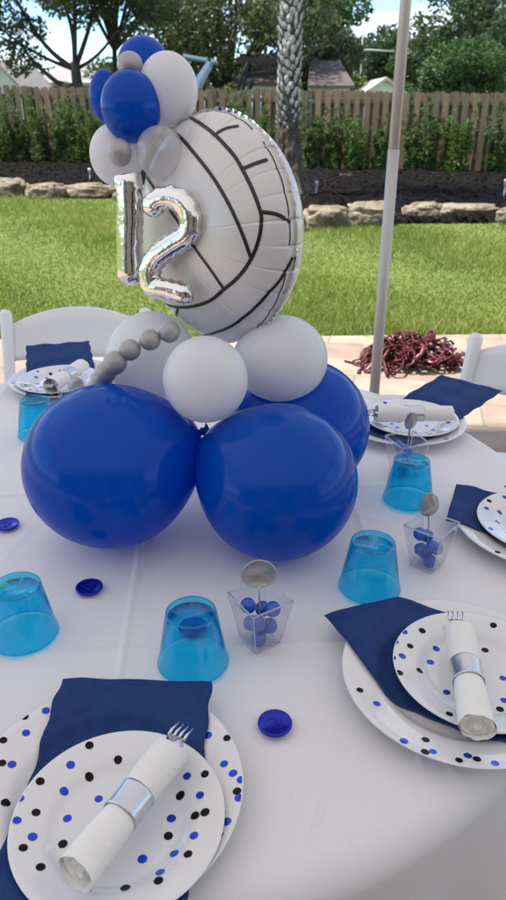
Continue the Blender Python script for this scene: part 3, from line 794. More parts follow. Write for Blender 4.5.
def napkin(label, c, ang, W, L0, L1, loc_plate, seed, lift0=0, lift1=0, outline=None, top=None):
    # strip along local +Y from L0 to L1, draped over the dinner plate below it
    g = np.random.default_rng(seed); nx, ny = 60, 110
    ca, sa = math.cos(ang), math.sin(ang)
    def fn(u, v, dz=0):
        x = (u-.5)*W; y = L0+(L1-L0)*v
        wx, wy = c[0]+x*ca-y*sa, c[1]+x*sa+y*ca
        if outline: wx, wy = outline(u, v)
        r = math.hypot(wx-loc_plate[0], wy-loc_plate[1])
        if r < .129: z = dinner_z(r)+.0022
        else: z = max(.003, .0235-.10*(r-.129)**1.15)
        if y > 0: z += lift1*max(0, (r-.11)/.1)**1.3
        else: z += lift0*max(0, (r-.11)/.1)**1.3
        if r > .10: z += .0022*mnoise.noise((wx*22, wy*22, seed)) + .0012*math.sin(x*95+seed)*min(1,(r-.10)*20)
        if top is not None:
            rs = math.hypot(wx-top[0], wy-top[1])
            if rs < .118: z = min(z, .0095+salad_z(min(rs, .093))-.0062+max(0, rs-.0945)*.6)
        e_ = min(v, 1-v)*(L1-L0); e2_ = min(u, 1-u)*W
        if min(e_, e2_) < .016: z += .0007*math.sin(min(e_, e2_)*1400)
        ed = .0012*math.sin(v*40+seed)
        return (wx+ed*ca, wy+ed*sa, TZ+z+dz)
    m = MB(); m.grid(lambda u, v: fn(u, v, .0016), nx, ny)
    b = MB().grid(lambda u, v: fn(u, v, 0), nx, ny); o = nx*ny
    m.add(b.v, [f[::-1] for f in b.f])
    ring = [i for i in range(nx)]+[j*nx+nx-1 for j in range(1, ny)]+[(ny-1)*nx+i for i in range(nx-2, -1, -1)]+[j*nx for j in range(ny-2, 0, -1)]
    k = len(ring)
    m.f += [(ring[(i+1)%k], ring[i], ring[i]+o, ring[(i+1)%k]+o) for i in range(k)]; m.m = [0]*len(m.f)
    cen = np.array([c[0], c[1], TZ+.002])
    m.v = [tuple(np.array(p)-cen) for p in m.v]
    return tag(m.build('navy_napkin', M['navy'], loc=cen), label, 'napkin', 'navy paper napkins')

def cutlery_roll(label, a, b, seed, z=.030, flare=1.0):
    # paper roll from a (closed end) to b (fork end)
    a, b = np.array(a), np.array(b); d = b-a; L_ = float(np.hypot(*d)); ang = math.atan2(d[1], d[0])
    t = thing('cutlery_roll', label, 'cutlery roll', (a[0], a[1], TZ+z), ang, 'white napkin cutlery rolls')
    g = np.random.default_rng(seed); r0 = .0164
    turns = 6.0
    def fn(u, v):
        q = u*2*math.pi*turns-math.pi*.5                     # a sheet rolled up: the outer edge ends underneath
        f = u*turns/(turns-1) if u*turns < turns-1 else 1.0
        r = r0*(.10+.87*f**.75)+.0003*max(0, u*turns-(turns-1))
        outer = max(0, min(1, (u*turns-(turns-2))))
        pin = 1-.10*math.exp(-((v-.47)/.13)**2)
        ex = 1+.16*max(0, v-.47)-.03*max(0, .47-v)
        x = v*L_
        if v > .55: x -= ((v-.55)/.45)**1.3*((.014*(.5+.5*math.sin(q))*flare) if outer > .5 else .020*flare)
        if v < .2: x += (.0045*(1-outer)+.006*(.5+.5*math.sin(q+.5))+.003*mnoise.noise((math.cos(q)*2+u*9, math.sin(q)*2, seed)))*(1-v*5)
        rr = r*pin*ex+.0005*mnoise.noise((math.cos(q)*1.5, v*7, seed))*outer
        sq = 1-.10*max(0, 1-v*4)                             # the closed end is pressed a little flat
        return (x, rr*math.cos(q)*1.06*(2-sq), r0+rr*math.sin(q)*.98*sq)
    m = MB(); m.grid(fn, 260, 30)
    def cap(u, v):                                           # the folded-in paper that closes the near end
        q = u*2*math.pi; rr = r0*.93*v
        return (.006+.004*(1-v)+.0016*mnoise.noise((math.cos(q)*v*1.6, math.sin(q)*v*1.6, seed+3))+.0007*math.sin(v*14+q), rr*math.cos(q)*1.12, r0+rr*math.sin(q)*.9)
    m.grid(cap, 40, 10, closed_u=True)
    m.build('paper_wrap', M['paper'], t)
    bm_ = MB(); rr = r0*1.0
    bm_.lathe([(rr*.93,.40*L_),(rr*.985,.397*L_),(rr*1.0,.41*L_),(rr*.97,.425*L_),(rr*.965,.555*L_),(rr*1.0,.57*L_),(rr*.985,.583*L_),(rr*.93,.58*L_)], 48, 0,
              Matrix.Translation((0,0,r0)) @ Matrix.Diagonal((1,1.07,1.0,1)) @ Matrix.Rotation(math.pi/2, 4, 'Y'))
    bm_.build('band', M['band'], t)
    f = MB()                                                 # fork: four tines, neck, handle
    zc = r0+.003
    f.tube([(L_*.15,.002,zc-.003),(L_*.6,.002,zc-.004),(L_*.85,.002,zc)], [.0035,.0028,.0032], 8, flat=.5)
    f.add([(L_*.85,-.003,zc),(L_*.85,.006,zc),(L_+.002,.011,zc+.003),(L_+.002,-.008,zc+.003)]+[(x,y,z_-.0016) for x,y,z_ in [(L_*.85,-.003,zc),(L_*.85,.006,zc),(L_+.002,.011,zc+.003),(L_+.002,-.008,zc+.003)]],
          [(0,1,2,3),(7,6,5,4),(0,4,5,1),(1,5,6,2),(2,6,7,3),(3,7,4,0)])
    for k in range(4):
        y = -.0068+k*.0056
        f.tube([(L_-.0,y,zc+.002),(L_+.006,y,zc+.004),(L_+.017,y,zc+.0025)], [.0016,.0014,.0008], 6)
    f.build('fork', M['chrome'], t)
    s = MB()                                                 # spoon bowl tucked beside the fork
    s.grid(lambda u, v: (L_-.018+.024*(2*v-1)*1.0, (u-.5)*.022*math.sqrt(max(.02, 1-(2*v-1)**2))-.001, zc-.007-.005*(1-(2*v-1)**2)*(1-(2*u-1)**2)), 10, 12)
    s.tube([(L_*.1,-.004,zc-.008),(L_-.04,-.002,zc-.007)], .0028, 6, flat=.5); s.build('spoon', M['chrome'], t)
    return t

def setting(dc, sc, dl, sl, ddots, sdots):
    plate('dinner_plate', dl, 'plate', (dc[0], dc[1], TZ), 0, .130, dinner_z, .078, ddots, 'polka dot dinner plates')
    plate('salad_plate', sl, 'plate', (sc[0], sc[1], TZ+.0095), 0, .0945, salad_z, .055, sdots, 'polka dot salad plates')

K_, B_ = 0, 1
nearS = [(90,750,0),(118,760,0),(71,768,1),(89,775,0),(41,786,0),(64,791,1),(98,795,1),(21,804,1),(36.5,815,0),(66.6,814.5,1),(18,825.5,1),(62,840,0),(33,839,1),(24,851.5,0),(41,869,0),(125,886,0),
         (187,778,1),(180,793,0),(205,778.5,0),(200,797.5,1),(171,814.5,1),(195,816.5,0),(168,832,0),(194,837,1),(142,855,1),(174,851,1),(188,856,0),(160,871,1),(158.5,882,0),(120,820,1),(205,815,0),(140,790,0),(100,862,1)]
nearD = [(3.6,742,0),(26,733,1),(46,712,1),(25,719,0),(2,762.5,0),(11.5,762.5,1),(30,777.5,1),(4.6,799,0),(208,735,1),(227,740,0),(202,759,0),(224,764,1),(233,774.5,1),(241,782,1),(237,793,0),(239,800,1),
         (221,813,1),(226.6,823,1),(213,831,0),(219,835,0),(205,846,1),(215.6,843,0),(-15,760,1),(-18,790,0),(-20,820,1)]
rightS = [(404,636,1),(422,633,0),(395,646,1),(410,648,0),(437,645,1),(448,633,1),(392,662,0),(402,659,1),(431,658,1),(420,670,0),(399,677,0),(447.6,688,1),(449,717,0),(493,628,0),(486,646,0),(504,674,1),(505,696,1),(501,705,0),(520,650,0),(525,680,1),(470,640,1)]
rightD = [(377,702,1),(426,738,0),(404,742,1),(425,753,0),(433,752,1),(468,755,1),(459,761,0),(477,759,0),(495,764,1),(360,690,0),(520,760,0)]
nD, nS = (-.1402,.4627), (-.121,.4270)
setting(nD, nS, 'white plate with black and blue dots under the nearest navy napkin at lower left', 'dotted white salad plate nearest the camera at lower left',
        from_photo(nearD, TZ+.018, nD), from_photo(nearS, TZ+.019, nS))
napkin('navy napkin strip across the nearest plate at lower left', (-.134,.463), R(-2), .168, -.150, .133, nD, 1, top=nS)
cutlery_roll('white cutlery roll with silver band on the nearest lower left plate', (-.144,.357), (-.073,.490), 1)
rD, rS = (.2331,.6114), (.2565,.6146)
setting(rD, rS, 'white dotted dinner plate at lower right beyond the blue coin', 'dotted white salad plate at lower right holding a short roll',
        from_photo(rightD, TZ+.019, rD), from_photo(rightS, TZ+.020, rS))
def fanned(u, v):                                           # half opened napkin: its free upper edge bows outwards
    lo = np.array([.148,.582])*(1-v)+np.array([.345,.466])*v
    A_, B_, E_ = np.array([.089,.708]), np.array([.188,.748]), np.array([.360,.655])
    w_ = min(1, v/.42); up = A_+(B_-A_)*w_
    if v > .42: up = B_+(E_-B_)*(v-.42)/.58
    up = up+np.array([-.002,.005])*math.exp(-((v-.42)/.12)**2)*-1
    return tuple(lo*(1-u)+up*u)
napkin('navy napkin pointing up left from the lower right plate', (.226,.606), 0, .15, -.15, .15, rD, 2, top=rS, lift1=.006, outline=fanned)
cutlery_roll('white cutlery roll with silver band on the lower right plate', (.222,.505), (.243,.663), 2)
qD, qS = (.447,.932), (.444,.9285)
setting(qD, qS, 'white dotted dinner plate cut by the right photo edge at middle height', 'dotted salad plate cut by the right photo edge at middle height', scatter(.126, 34, 5), scatter(.088, 24, 6))
napkin('navy napkin pointing left from the plate at the right photo edge', (.447,.942), math.atan2(.93,.37), .125, -.16, .135, qD, 3, top=qS)
cutlery_roll('white cutlery roll cut by the right photo edge', (.585,.845), (.462,.945), 3, flare=.3)
fD, fS = (.306,1.340), (.325,1.333)
setting(fD, fS, 'white dotted dinner plate at the far right side of the table', 'dotted salad plate at the far right before the maroon heap', scatter(.126, 34, 7), scatter(.088, 26, 8))
napkin('large navy napkin sticking out past the far right table edge', (.361,1.370), math.atan2(-.685,.728), .150, -.165, .200, fD, 4, top=fS, lift1=.010)
cutlery_roll('white cutlery roll lying level on the far right plate', (.404,1.303), (.243,1.300), 4, flare=.4)
lD, lS = (-.4445,1.586), (-.455,1.560)
setting(lD, lS, 'white dotted dinner plate at the far left before the white chair', 'dotted salad plate at the far left by the small blue cup', scatter(.126, 34, 9), scatter(.088, 28, 10))
napkin('navy napkin under the far left plate near the white chair', (-.468,1.63), math.atan2(.27,.96), .162, -.165, .185, lD, 5, top=lS, lift1=.012)
cutlery_roll('white cutlery roll with silver band on the far left plate', (-.405,1.602), (-.445,1.450), 5, flare=.5)

# ------------------------------------------------------------------ blue tumblers, upside down
def cup(label, px, py_front, rot=0, s=1.0):
    q = P(px, py_front, TZ); x, y = q[0], q[1]+.0425*s
    m = MB()
    ro, H = .0425*s, .074*s
    prof = [(ro,0),(ro+.0007,.0012),(ro,.0028),(.0405*s,.010),(.0308*s,H-.006),(.0296*s,H-.0015),(.0282*s,H),(.0262*s,H-.0006),(.0250*s,H-.004),(.0245*s,H-.0055),(.0005,H-.0048)]
    m.lathe(prof, 56)
    m.lathe([(ro-.0016,.0),(ro-.0018,.004),(.0292*s,H-.009),(.0005,H-.008)], 56)
    for (r_, z_) in ((ro-.0004, .0014), (.0288*s, H-.0010)): m.tube([(r_*math.cos(a), r_*math.sin(a), z_) for a in np.linspace(0, 2*math.pi, 57)], .0010, 6)
    o = m.build('blue_cup', M['cup'], loc=(x, y, TZ+.0005))
    return tag(o, label, 'cup', 'upside down blue cups')
cup('clear blue cup upside down in the front middle above the navy napkin', 190.5, 687)
cup('clear blue cup upside down cut by the left photo edge', 14, 657)
cup('clear blue cup upside down just right of the front right blue balloon', 374, 606)
cup('clear blue cup upside down behind the right candy box', 413, 512)
cup('clear blue cup upside down at the far left beside the big balloon', 33.5, 443)

# ------------------------------------------------------------------ foil wrapped coins
def coin(label, px, py):
    q = P(px, py, TZ+.003)
    m = MB().lathe([(.0002,.0034),(.0152,.0034),(.0159,.0040),(.0178,.0041),(.0186,.0034),(.0187,.0020),(.0180,.0006),(.0168,0),(.0002,0)], 44)
    for k in range(3):                                      # raised curl stamped in the middle
        a0 = k*2.1; m.tube([(.004*math.cos(a0+t)*(.4+t*.7), .004*math.sin(a0+t)*(.4+t*.7), .0036) for t in np.linspace(0, 2.2, 8)], .0006, 6)
    o = m.build('foil_coin', M['coin'], loc=(q[0], q[1], TZ+.0005)); o.rotation_euler = (0,0,px)
    tag(o, label, 'coin', 'blue foil wrapped coins')
coin('blue foil coin lying right of the front middle candy box and cup', 275, 723)
coin('blue foil coin lying below the left big blue balloon', 89, 587)
coin('blue foil coin at the left photo edge beside the big balloon', 7, 524)
coin('blue foil coin seen through the front middle blue cup', 193, 627)

# ------------------------------------------------------------------ candy boxes
def candy_box(label, x, y, rot, blabel, slabel, spoon_px, concave, nball, seed, gl, sw=.0163, sh=.0205):
    g = np.random.default_rng(seed)
    t = thing('candy_box', label, 'candy box', (x, y, TZ+.0005), rot, 'clear square candy boxes')
    b, tp, H, th = .0175, .0285, .066, .0013
    m = MB()
    def ring(s, z): return [(-s,-s,z),(s,-s,z),(s,s,z),(-s,s,z)]
    v = ring(b,0)+ring(tp,H)+ring(tp-th,H)+ring(b-th,.003)
    f = []
    for k in range(4):
        k2 = (k+1)%4
        f += [(k,k2,4+k2,4+k),(8+k2,8+k,12+k,12+k2)]
    f += [(3,2,1,0),(12,13,14,15)]
    m.add(v, f); m.build('box_wall', M['clear'], t, smooth=False)
    e = MB()
    for k in range(4):
        k2 = (k+1)%4; B_, T_ = ring(b,0), ring(tp,H)
        e.tube([B_[k], T_[k]], .0009, 6); e.tube([T_[k], T_[k2]], .0014, 6); e.tube([B_[k], B_[k2]], .0011, 6)
    e.build('rim', M['clearedge'], t)
    r = .0098; pts = []
    lay = [[(-.0075,-.0075),(.0078,.0076)],[(-.008,.0085),(.0085,-.0083)],[(-.0100,-.0095),(.0105,.0100)],[(-.0105,.0112),(.0112,-.0108)]]
    zz = [.0135,.0275,.0405,.0535]
    for li, l in enumerate(lay):
        for (dx, dy) in l: pts.append((dx, dy, zz[li]-.003))
    pts = pts[:nball]
    ca, sa = math.cos(rot), math.sin(rot)
    for (dx, dy, dz) in pts:
        mm = MB().lathe([(r*math.sin(a)+1e-5, -r*math.cos(a)) for a in np.linspace(0, math.pi, 15)], 22)
        o = mm.build('candy_ball', M['candy'], loc=(x+dx*ca-dy*sa, y+dx*sa+dy*ca, TZ+dz))
        tag(o, blabel, 'candy', gl)
    # tasting spoon standing in the box; bowl turned towards the camera side
    tip = D(*spoon_px)
    base = np.array([x, y, TZ+.006]); up = tip-base; Ls = np.linalg.norm(up); zu = Vector(up/Ls)
    yv = Vector((0.05,-1,.15)); yv = (yv-zu*yv.dot(zu)).normalized(); xv = yv.cross(zu).normalized()
    T = frame((0,0,0), xv, yv, zu)
    s = MB()
    s.tube([(0,0,0),(0,0,Ls*.55),(0,0,Ls-.016)], [.0012,.0011,.0016], 8, T=T)
    sgn = -1 if concave else 1
    def bowl(u, v, th=0):
        rr = v; q = u*2*math.pi
        wx = sw*rr*math.cos(q)*(1-.10*math.sin(q)); wz = sh*rr*math.sin(q)
        return (wx, sgn*(.0075*(1-rr*rr))+th, Ls+wz)
    s.grid(lambda u, v: bowl(u, .03+.97*v, 0), 36, 10, closed_u=True, T=T)
    s.grid(lambda u, v: bowl(u, .03+.97*v, -.0010), 36, 10, closed_u=True, T=T)
    s.tube([bowl(k/36, 1.0, -.0005) for k in range(37)], .0010, 6, T=T)
    o = s.build('tasting_spoon', M['spoon'], loc=base)
    tag(o, slabel, 'spoon', 'silver tasting spoons in candy boxes')
b1_ = P(260, 640, TZ)
candy_box('clear flared candy box in the front middle beside a blue cup', b1_[0], b1_[1], R(33), 'round blue candy in the front middle clear box', 'silver spoon with hollow facing us in the front middle box', (259,574,.835), True, 8, 1, 'candies in the front middle box', .0205, .0195)
b2_ = P(427, 563, TZ)
candy_box('clear flared candy box right of the balloons with flower of candies', b2_[0], b2_[1], R(50), 'round blue candy in the clear box at the right', 'dull silver spoon standing in the candy box at the right', (429.5,505,.955), False, 7, 2, 'candies in the right box', .0125, .0215)
b3_ = P(403, 470, TZ)
candy_box('clear candy box behind the far blue cup at the right', b3_[0], b3_[1]-.01, R(20), 'round blue candy in the clear box behind the far right cup', 'narrow silver spoon in the candy box behind the far right cup', (411,421,1.165), False, 7, 3, 'candies in the far right box', .0095, .0215)
candy_box('clear candy box half hidden by the big left blue balloon', -.385, 1.405, R(25), 'round blue candy in the clear box at the far left', 'silver spoon lying low in the far left candy box', (76,386,1.49), False, 5, 4, 'candies in the far left box')

# ------------------------------------------------------------------ balloons
def balloon(name, label, px, py, d, rpx, rpy, matn, tail=None, group='balloons of the centrepiece', knot=True, cat='balloon'):
    c = D(px, py, d); r = rpx*d/F; k = rpy/rpx
    tail = Vector(tail) if tail is not None else Vector((0,.3,-1)); tail.normalize()
    ax = tail; xa = ax.orthogonal().normalized(); ya = ax.cross(xa)
    T = frame((0,0,0), xa, ya, ax)
    prof = []
    for i in range(33):
        th = math.pi*i/32
        z = -math.cos(th); rr = math.sin(th)
        if z > 0: zz = z*(1.0+.10*z**3); rr = rr*(1-.10*z**2)
        else: zz = z
        prof.append((max(rr*r, r*.028 if i == 32 else 1e-5), zz*r))
    t = thing(name, label, cat, c, 0, group)
    m = MB().lathe(prof, 48, T=T); 
    o = m.build('balloon_skin', M[matn], t)
    if abs(k-1) > .01:                                       # a touch taller or wider than round
        for v in o.data.vertices: v.co.z *= k
    z1 = prof[-1][1]
    MB().lathe([(r*.03,z1-.001),(r*.055,z1+r*.03),(r*.04,z1+r*.06),(r*.085,z1+r*.10),(r*.05,z1+r*.11)], 16, T=T).build('knot', M[matn], t)
    return t
balloon('latex_balloon', 'big blue balloon at the front left of the base', 111.5, 465, 1.04, 86.5, 81.5, 'blue', (1,.35,.25))
balloon('latex_balloon', 'big blue balloon at the front right of the base', 277, 481, 1.02, 80.5, 78.5, 'blue', (-1,.45,.35))
balloon('latex_balloon', 'blue balloon at the back right of the base mostly hidden', 301, 427, 1.185, 68, 68, 'blue', (-1,-.4,.3))
balloon('latex_balloon', 'white balloon in the centre between the two big blue ones', 205.5, 379.5, .995, 42.5, 43.5, 'white', (.1,1,-.1))
balloon('latex_balloon', 'white balloon at the right above the back blue balloon', 281, 359, 1.10, 46.5, 43.5, 'white', (-1,.1,-.25))
balloon('latex_balloon', 'large white balloon behind the chain of silver beads', 152, 358, 1.14, 46, 46, 'white', (1,-.2,-.35))
# top cluster
G2 = 'balloons of the top cluster'
balloon('latex_balloon', 'blue balloon at the very top of the centrepiece', 143.5, 66, 1.10, 26, 27, 'blue', (.3,-.1,-1), G2)
balloon('latex_balloon', 'blue balloon in the middle of the top cluster', 131, 107, 1.03, 30, 34, 'blue', (.5,.6,-.2), G2)
balloon('latex_balloon', 'blue balloon at the left of the top cluster mostly hidden', 106, 97, 1.09, 16.5, 25, 'blue', (1,.1,-.2), G2)
balloon('latex_balloon', 'white balloon at the right of the top cluster', 168, 90, 1.05, 30, 34.5, 'white', (-.6,.4,-.5), G2)
balloon('latex_balloon', 'white balloon at the lower left of the top cluster', 117, 155, 1.09, 27, 30, 'white', (1,.2,.3), G2)
balloon('latex_balloon', 'pearly white balloon resting against the volleyball top left', 160, 152, 1.02, 24, 25, 'pearl', (-.4,.8,.4), G2)
balloon('mini_balloon', 'small silver balloon beside the topmost blue balloon', 130, 65, 1.03, 13, 12.5, 'grey', (.4,.8,-.3), G2)
balloon('mini_balloon', 'small silver balloon on the lower left white balloon', 120, 152.5, 1.015, 12, 13.5, 'grey', (.3,.8,.3), G2)

chain = thing('bead_chain', 'curved chain of small silver balloon beads over the left blue balloon', 'balloon chain', D(130,350,1.05))
org = np.array(D(130,350,1.05))
BD = [(169.5,332,1.03,10.8),(150,340,1.03,10.6),(130,350,1.03,10.8),(115,363,1.03,12),(106,372,1.05,11),(102,379,1.08,11),(99,386,1.11,11)]
for k, (px, py, d, rp) in enumerate(BD):
    c = np.array(D(px, py, d))-org; r = rp*d/F
    nx_ = np.array(D(*BD[min(k+1, len(BD)-1)][:3]))-np.array(D(*BD[max(k-1,0)][:3])); ax = Vector(nx_).normalized()
    xa = ax.orthogonal().normalized(); T = frame(c, xa, ax.cross(xa), ax)
    MB().lathe([(max(1e-5, r*math.sin(a)), -r*1.03*math.cos(a)) for a in np.linspace(0, math.pi, 17)], 26, T=T).build('bead', M['grey'], chain)

# ------------------------------------------------------------------ foil volleyball
BC = np.array(D(217, 231, 1.085)); BA, BCc = .1665, .082
bn = Vector((-.735,-.675,.05)).normalized()
bu = Vector((bn.y*-1, bn.x, 0)).normalized()               # along the face, horizontal
if bu.x < 0: bu = -bu
bv = bn.cross(bu); 
if bv.z < 0: bv = -bv
crs = [(random.uniform(-.06,.06), random.uniform(.4,1.3), random.uniform(.25,.75)) for _ in range(30)]
def ball_surf(ph, t):
    k = (ph/(2*math.pi)*30) % 30; i = int(k) % 30; fr = k-int(k)
    def one(i, d): 
        o_, s_, w_ = crs[i % 30]; return s_*math.exp(-((d+o_)/.05)**2)*math.exp(-((t-math.pi/2)/w_)**2)
    p = one(i, fr)+one(i+1, fr-1)
    puff = .5-.5*math.cos(k*2*math.pi)
    near = math.exp(-((t-math.pi/2)/.35)**2)
    r = BA*math.sin(t)**.96*(1-.011*p+.004*puff*near); h = BCc*math.cos(t)*(1-.022*p)
    return Vector((r*math.cos(ph), r*math.sin(ph), h))
def ball_world(v): return bu*v.x+bv*v.y+bn*v.z
t = thing('foil_volleyball', 'round white foil balloon printed as a volleyball with black panel lines', 'foil balloon', BC, 0)
m = MB(); NP, NT = 900, 72
m.grid(lambda u, v: ball_world(ball_surf(u*2*math.pi, .004+(math.pi-.008)*v)), NP, NT, closed_u=True)
# flat welded seam
m.grid(lambda u, v: ball_world((lambda q: Vector((q.x*(1+.030*v), q.y*(1+.030*v), .0011*v*mnoise.noise((u*90,0,0))+.0005*v*math.sin(u*2*math.pi*77))))(ball_surf(u*2*math.pi, math.pi/2))), 500, 3, mat=2, closed_u=True)
def to_ball(px, py):
    r = Vector(ray(px, py)); o = Vector(CAM)-Vector(BC)
    A = Vector((r.dot(bu)/BA, r.dot(bv)/BA, r.dot(bn)/BCc)); O = Vector((o.dot(bu)/BA, o.dot(bv)/BA, o.dot(bn)/BCc))
    a, b, c = A.dot(A), 2*A.dot(O), O.dot(O)-1; disc = b*b-4*a*c
    s = (-b-math.sqrt(max(disc, 0)))/(2*a); q = O+A*s; q.normalize()
    return math.atan2(q.y, q.x), math.acos(max(-1, min(1, q.z)))
def smooth_poly(p, n):
    p = [np.array(q, float) for q in p]
    if len(p) < 3: return [p[0]+(p[-1]-p[0])*k/n for k in range(n+1)]
    out = []
    q = [2*p[0]-p[1]]+p+[2*p[-1]-p[-2]]
    for i in range(1, len(q)-2):
        for k in range(n):
            s = k/n; out.append(.5*((2*q[i])+(-q[i-1]+q[i+1])*s+(2*q[i-1]-5*q[i]+4*q[i+1]-q[i+2])*s*s+(-q[i-1]+3*q[i]-3*q[i+1]+q[i+2])*s**3))
    out.append(p[-1]); return out
def line(poly, w):
    pts = [to_ball(*q) for q in smooth_poly(poly, 10)]
    W = [ball_world(ball_surf(*q)) for q in pts]; vs, fs = [], []
    for i, q in enumerate(W):
        ph, th = pts[i]
        nn = (bu*(math.sin(th)*math.cos(ph)/BA)+bv*(math.sin(th)*math.sin(ph)/BA)+bn*(math.cos(th)/BCc)).normalized()
        tt = (W[min(i+1, len(W)-1)]-W[max(i-1, 0)]).normalized(); sd = nn.cross(tt).normalized()*w
        vs += [q-sd+nn*.0008, q+nn*.0014, q+sd+nn*.0008]
    for i in range(len(W)-1): fs += [(i*3, i*3+1, i*3+4, i*3+3), (i*3+1, i*3+2, i*3+5, i*3+4)]
    m.add(vs, fs, 1)
w = .0026
line([(172,112),(188,117),(200,124),(214,135),(232,154),(241,168),(252,190),(259.5,210),(261,222.5),(257.6,241.5),(249.4,260.6),(237,277),(223.5,288),(210,299),(193.6,304.7),(178,306),(160,303)], w)
line([(163,127),(180,138),(196,157),(212.7,179),(226,201),(236,221),(244,240),(250,257)], w)
line([(136,156),(144,172),(154,188),(168,208),(182,229),(196,250),(210,269),(222.5,287)], w*.9)
line([(215,135),(226,129),(238.5,126.5)], w); line([(243,169),(255,164),(267,160)], w)
line([(261,212),(275,214),(284,218),(290,222.5)], w)
line([(292,257),(286,270),(278,282),(267,294),(257,305),(248,313),(232,325),(212.7,333),(196,336),(181,336.5)], w*.9)
line([(178,307),(176,316),(177,324),(182,333)], w*.9)
sl = [ball_surf(a, math.pi/2-.10) for a in np.linspace(0, 2*math.pi, 241)]
vs = []; fs = []
for i, q in enumerate(sl):
    q2 = ball_surf(2*math.pi*i/240, math.pi/2-.122); vs += [ball_world(q)*1.004, ball_world(q2)*1.004]
for i in range(240):
    if i % 40 < 34: fs.append((i*2, i*2+1, i*2+3, i*2+2))
m.add(vs, fs, 1)
m.build('ball_skin', [M['ballfoil'], M['line'], M['foil']], t)
MB().tube([(0,0,-BA*.98),(.002,0,-BA-.015),(0,.003,-BA-.03)], [.006,.004,.007], 8).build('tail', M['ballfoil'], t)

# ------------------------------------------------------------------ foil digits
dn = Vector((-.42,-.90,.08)).normalized()
du = Vector((0,0,1)).cross(dn).normalized()
if du.x < 0: du = -du
dv = dn.cross(du); dv = dv if dv.z > 0 else -dv
def on_plane(px, py, p0):
    r = Vector(ray(px, py)); o = Vector(CAM); s = (Vector(p0)-o).dot(dn)/r.dot(dn); return o+r*s
ph, th = to_ball(186, 255)
contact = Vector(BC)+ball_world(ball_surf(ph, th))
def digit(name, label, poly, rpx, p0, squash=.85, sharp=()):
    pts = []
    segs = [[]]
    for i, q in enumerate(poly):
        segs[-1].append(q)
        if i in sharp: segs.append([q])
    path = []
    for s in segs:
        a = smooth_poly(s, 9); path += a if not path else a[1:]
    W = [on_plane(x, y, p0) for x, y in path]
    dd = (W[0]-Vector(CAM)).dot(Vector(FW)); r = rpx*dd/F
    c = sum(W, Vector())/len(W); base = min(W, key=lambda q: q.z)
    t = thing(name, label, 'number balloon', c, 0, 'foil digits on the volleyball')
    m = MB(); N = len(W); n = 28; vs, fs = [], []
    L_ = [0]
    for i in range(1, N): L_.append(L_[-1]+(W[i]-W[i-1]).length)
    g = np.random.default_rng(len(poly))
    ph0 = g.uniform(0, 6, 4)
    for i in range(N):
        tt = (W[min(i+1, N-1)]-W[max(i-1, 0)]).normalized(); sd = dn.cross(tt).normalized()
        e = min(L_[i], L_[-1]-L_[i]); cap = min(1, .72+.28*math.sqrt(min(1, e/(r*.55))))
        for k in range(n):
            q = 2*math.pi*k/n; cs, sn = math.cos(q), math.sin(q)
            edge = abs(cs)**3
            wr = 1.5*edge*edge*(.07*math.sin(L_[i]*420+ph0[0]+(3 if cs > 0 else 0))+.04*math.sin(L_[i]*760+ph0[1]))+.06*mnoise.noise((L_[i]*28, cs*1.1, sn*1.1+ph0[2]))
            x = math.copysign(abs(cs)**.85, cs)*(1.08+wr*.9); z = math.copysign(abs(sn)**.9, sn)*squash*(1+wr*.6)
            vs.append(W[i]-c+(sd*x+dn*z)*r*cap)
    for i in range(N-1):
        for k in range(n):
            k2 = (k+1)%n; fs.append((i*n+k, i*n+k2, (i+1)*n+k2, (i+1)*n+k))
    for i0, dr in ((0,-1),(N-1,1)):                          # pillowed ends
        tt = ((W[1]-W[0]) if dr < 0 else (W[-1]-W[-2])).normalized()*dr
        b = len(vs); ringp = [vs[i0*n+k] for k in range(n)]; cc = sum(ringp, Vector())/n
        for s_, o_ in ((.82,.16),(.5,.3)):
            vs += [cc+(q-cc)*s_+tt*r*o_ for q in ringp]
        vs.append(cc+tt*r*.34)
        rings_ = [[i0*n+k for k in range(n)], [b+k for k in range(n)], [b+n+k for k in range(n)]]
        for a_, b_ in ((0,1),(1,2)):
            for k in range(n):
                k2 = (k+1)%n; f_ = (rings_[a_][k], rings_[a_][k2], rings_[b_][k2], rings_[b_][k]); fs.append(f_ if dr > 0 else f_[::-1])
        for k in range(n):
            k2 = (k+1)%n; f_ = (rings_[2][k], rings_[2][k2], b+2*n); fs.append(f_ if dr > 0 else f_[::-1])
    m.add(vs, fs); m.build('foil_skin', M['foil'], t)
    return t
p2 = contact+dn*.014
digit('number_balloon', 'silver foil balloon digit two on the volleyball face', [(153,214),(155,203),(167,197.5),(182,202),(190.5,217),(188,234),(172,246),(157,257),(150,270),(150,279),(152,287),(170,290.5),(190,296)], 10.6, p2, .9, sharp=(10,))
p1 = on_plane(131, 230, contact+dn*.004)
digit('number_balloon', 'silver foil balloon digit one left of the digit two', [(124.5,192),(129,180),(130,203),(129.5,240),(130,281)], 12.6, p1, .95, sharp=(1,))

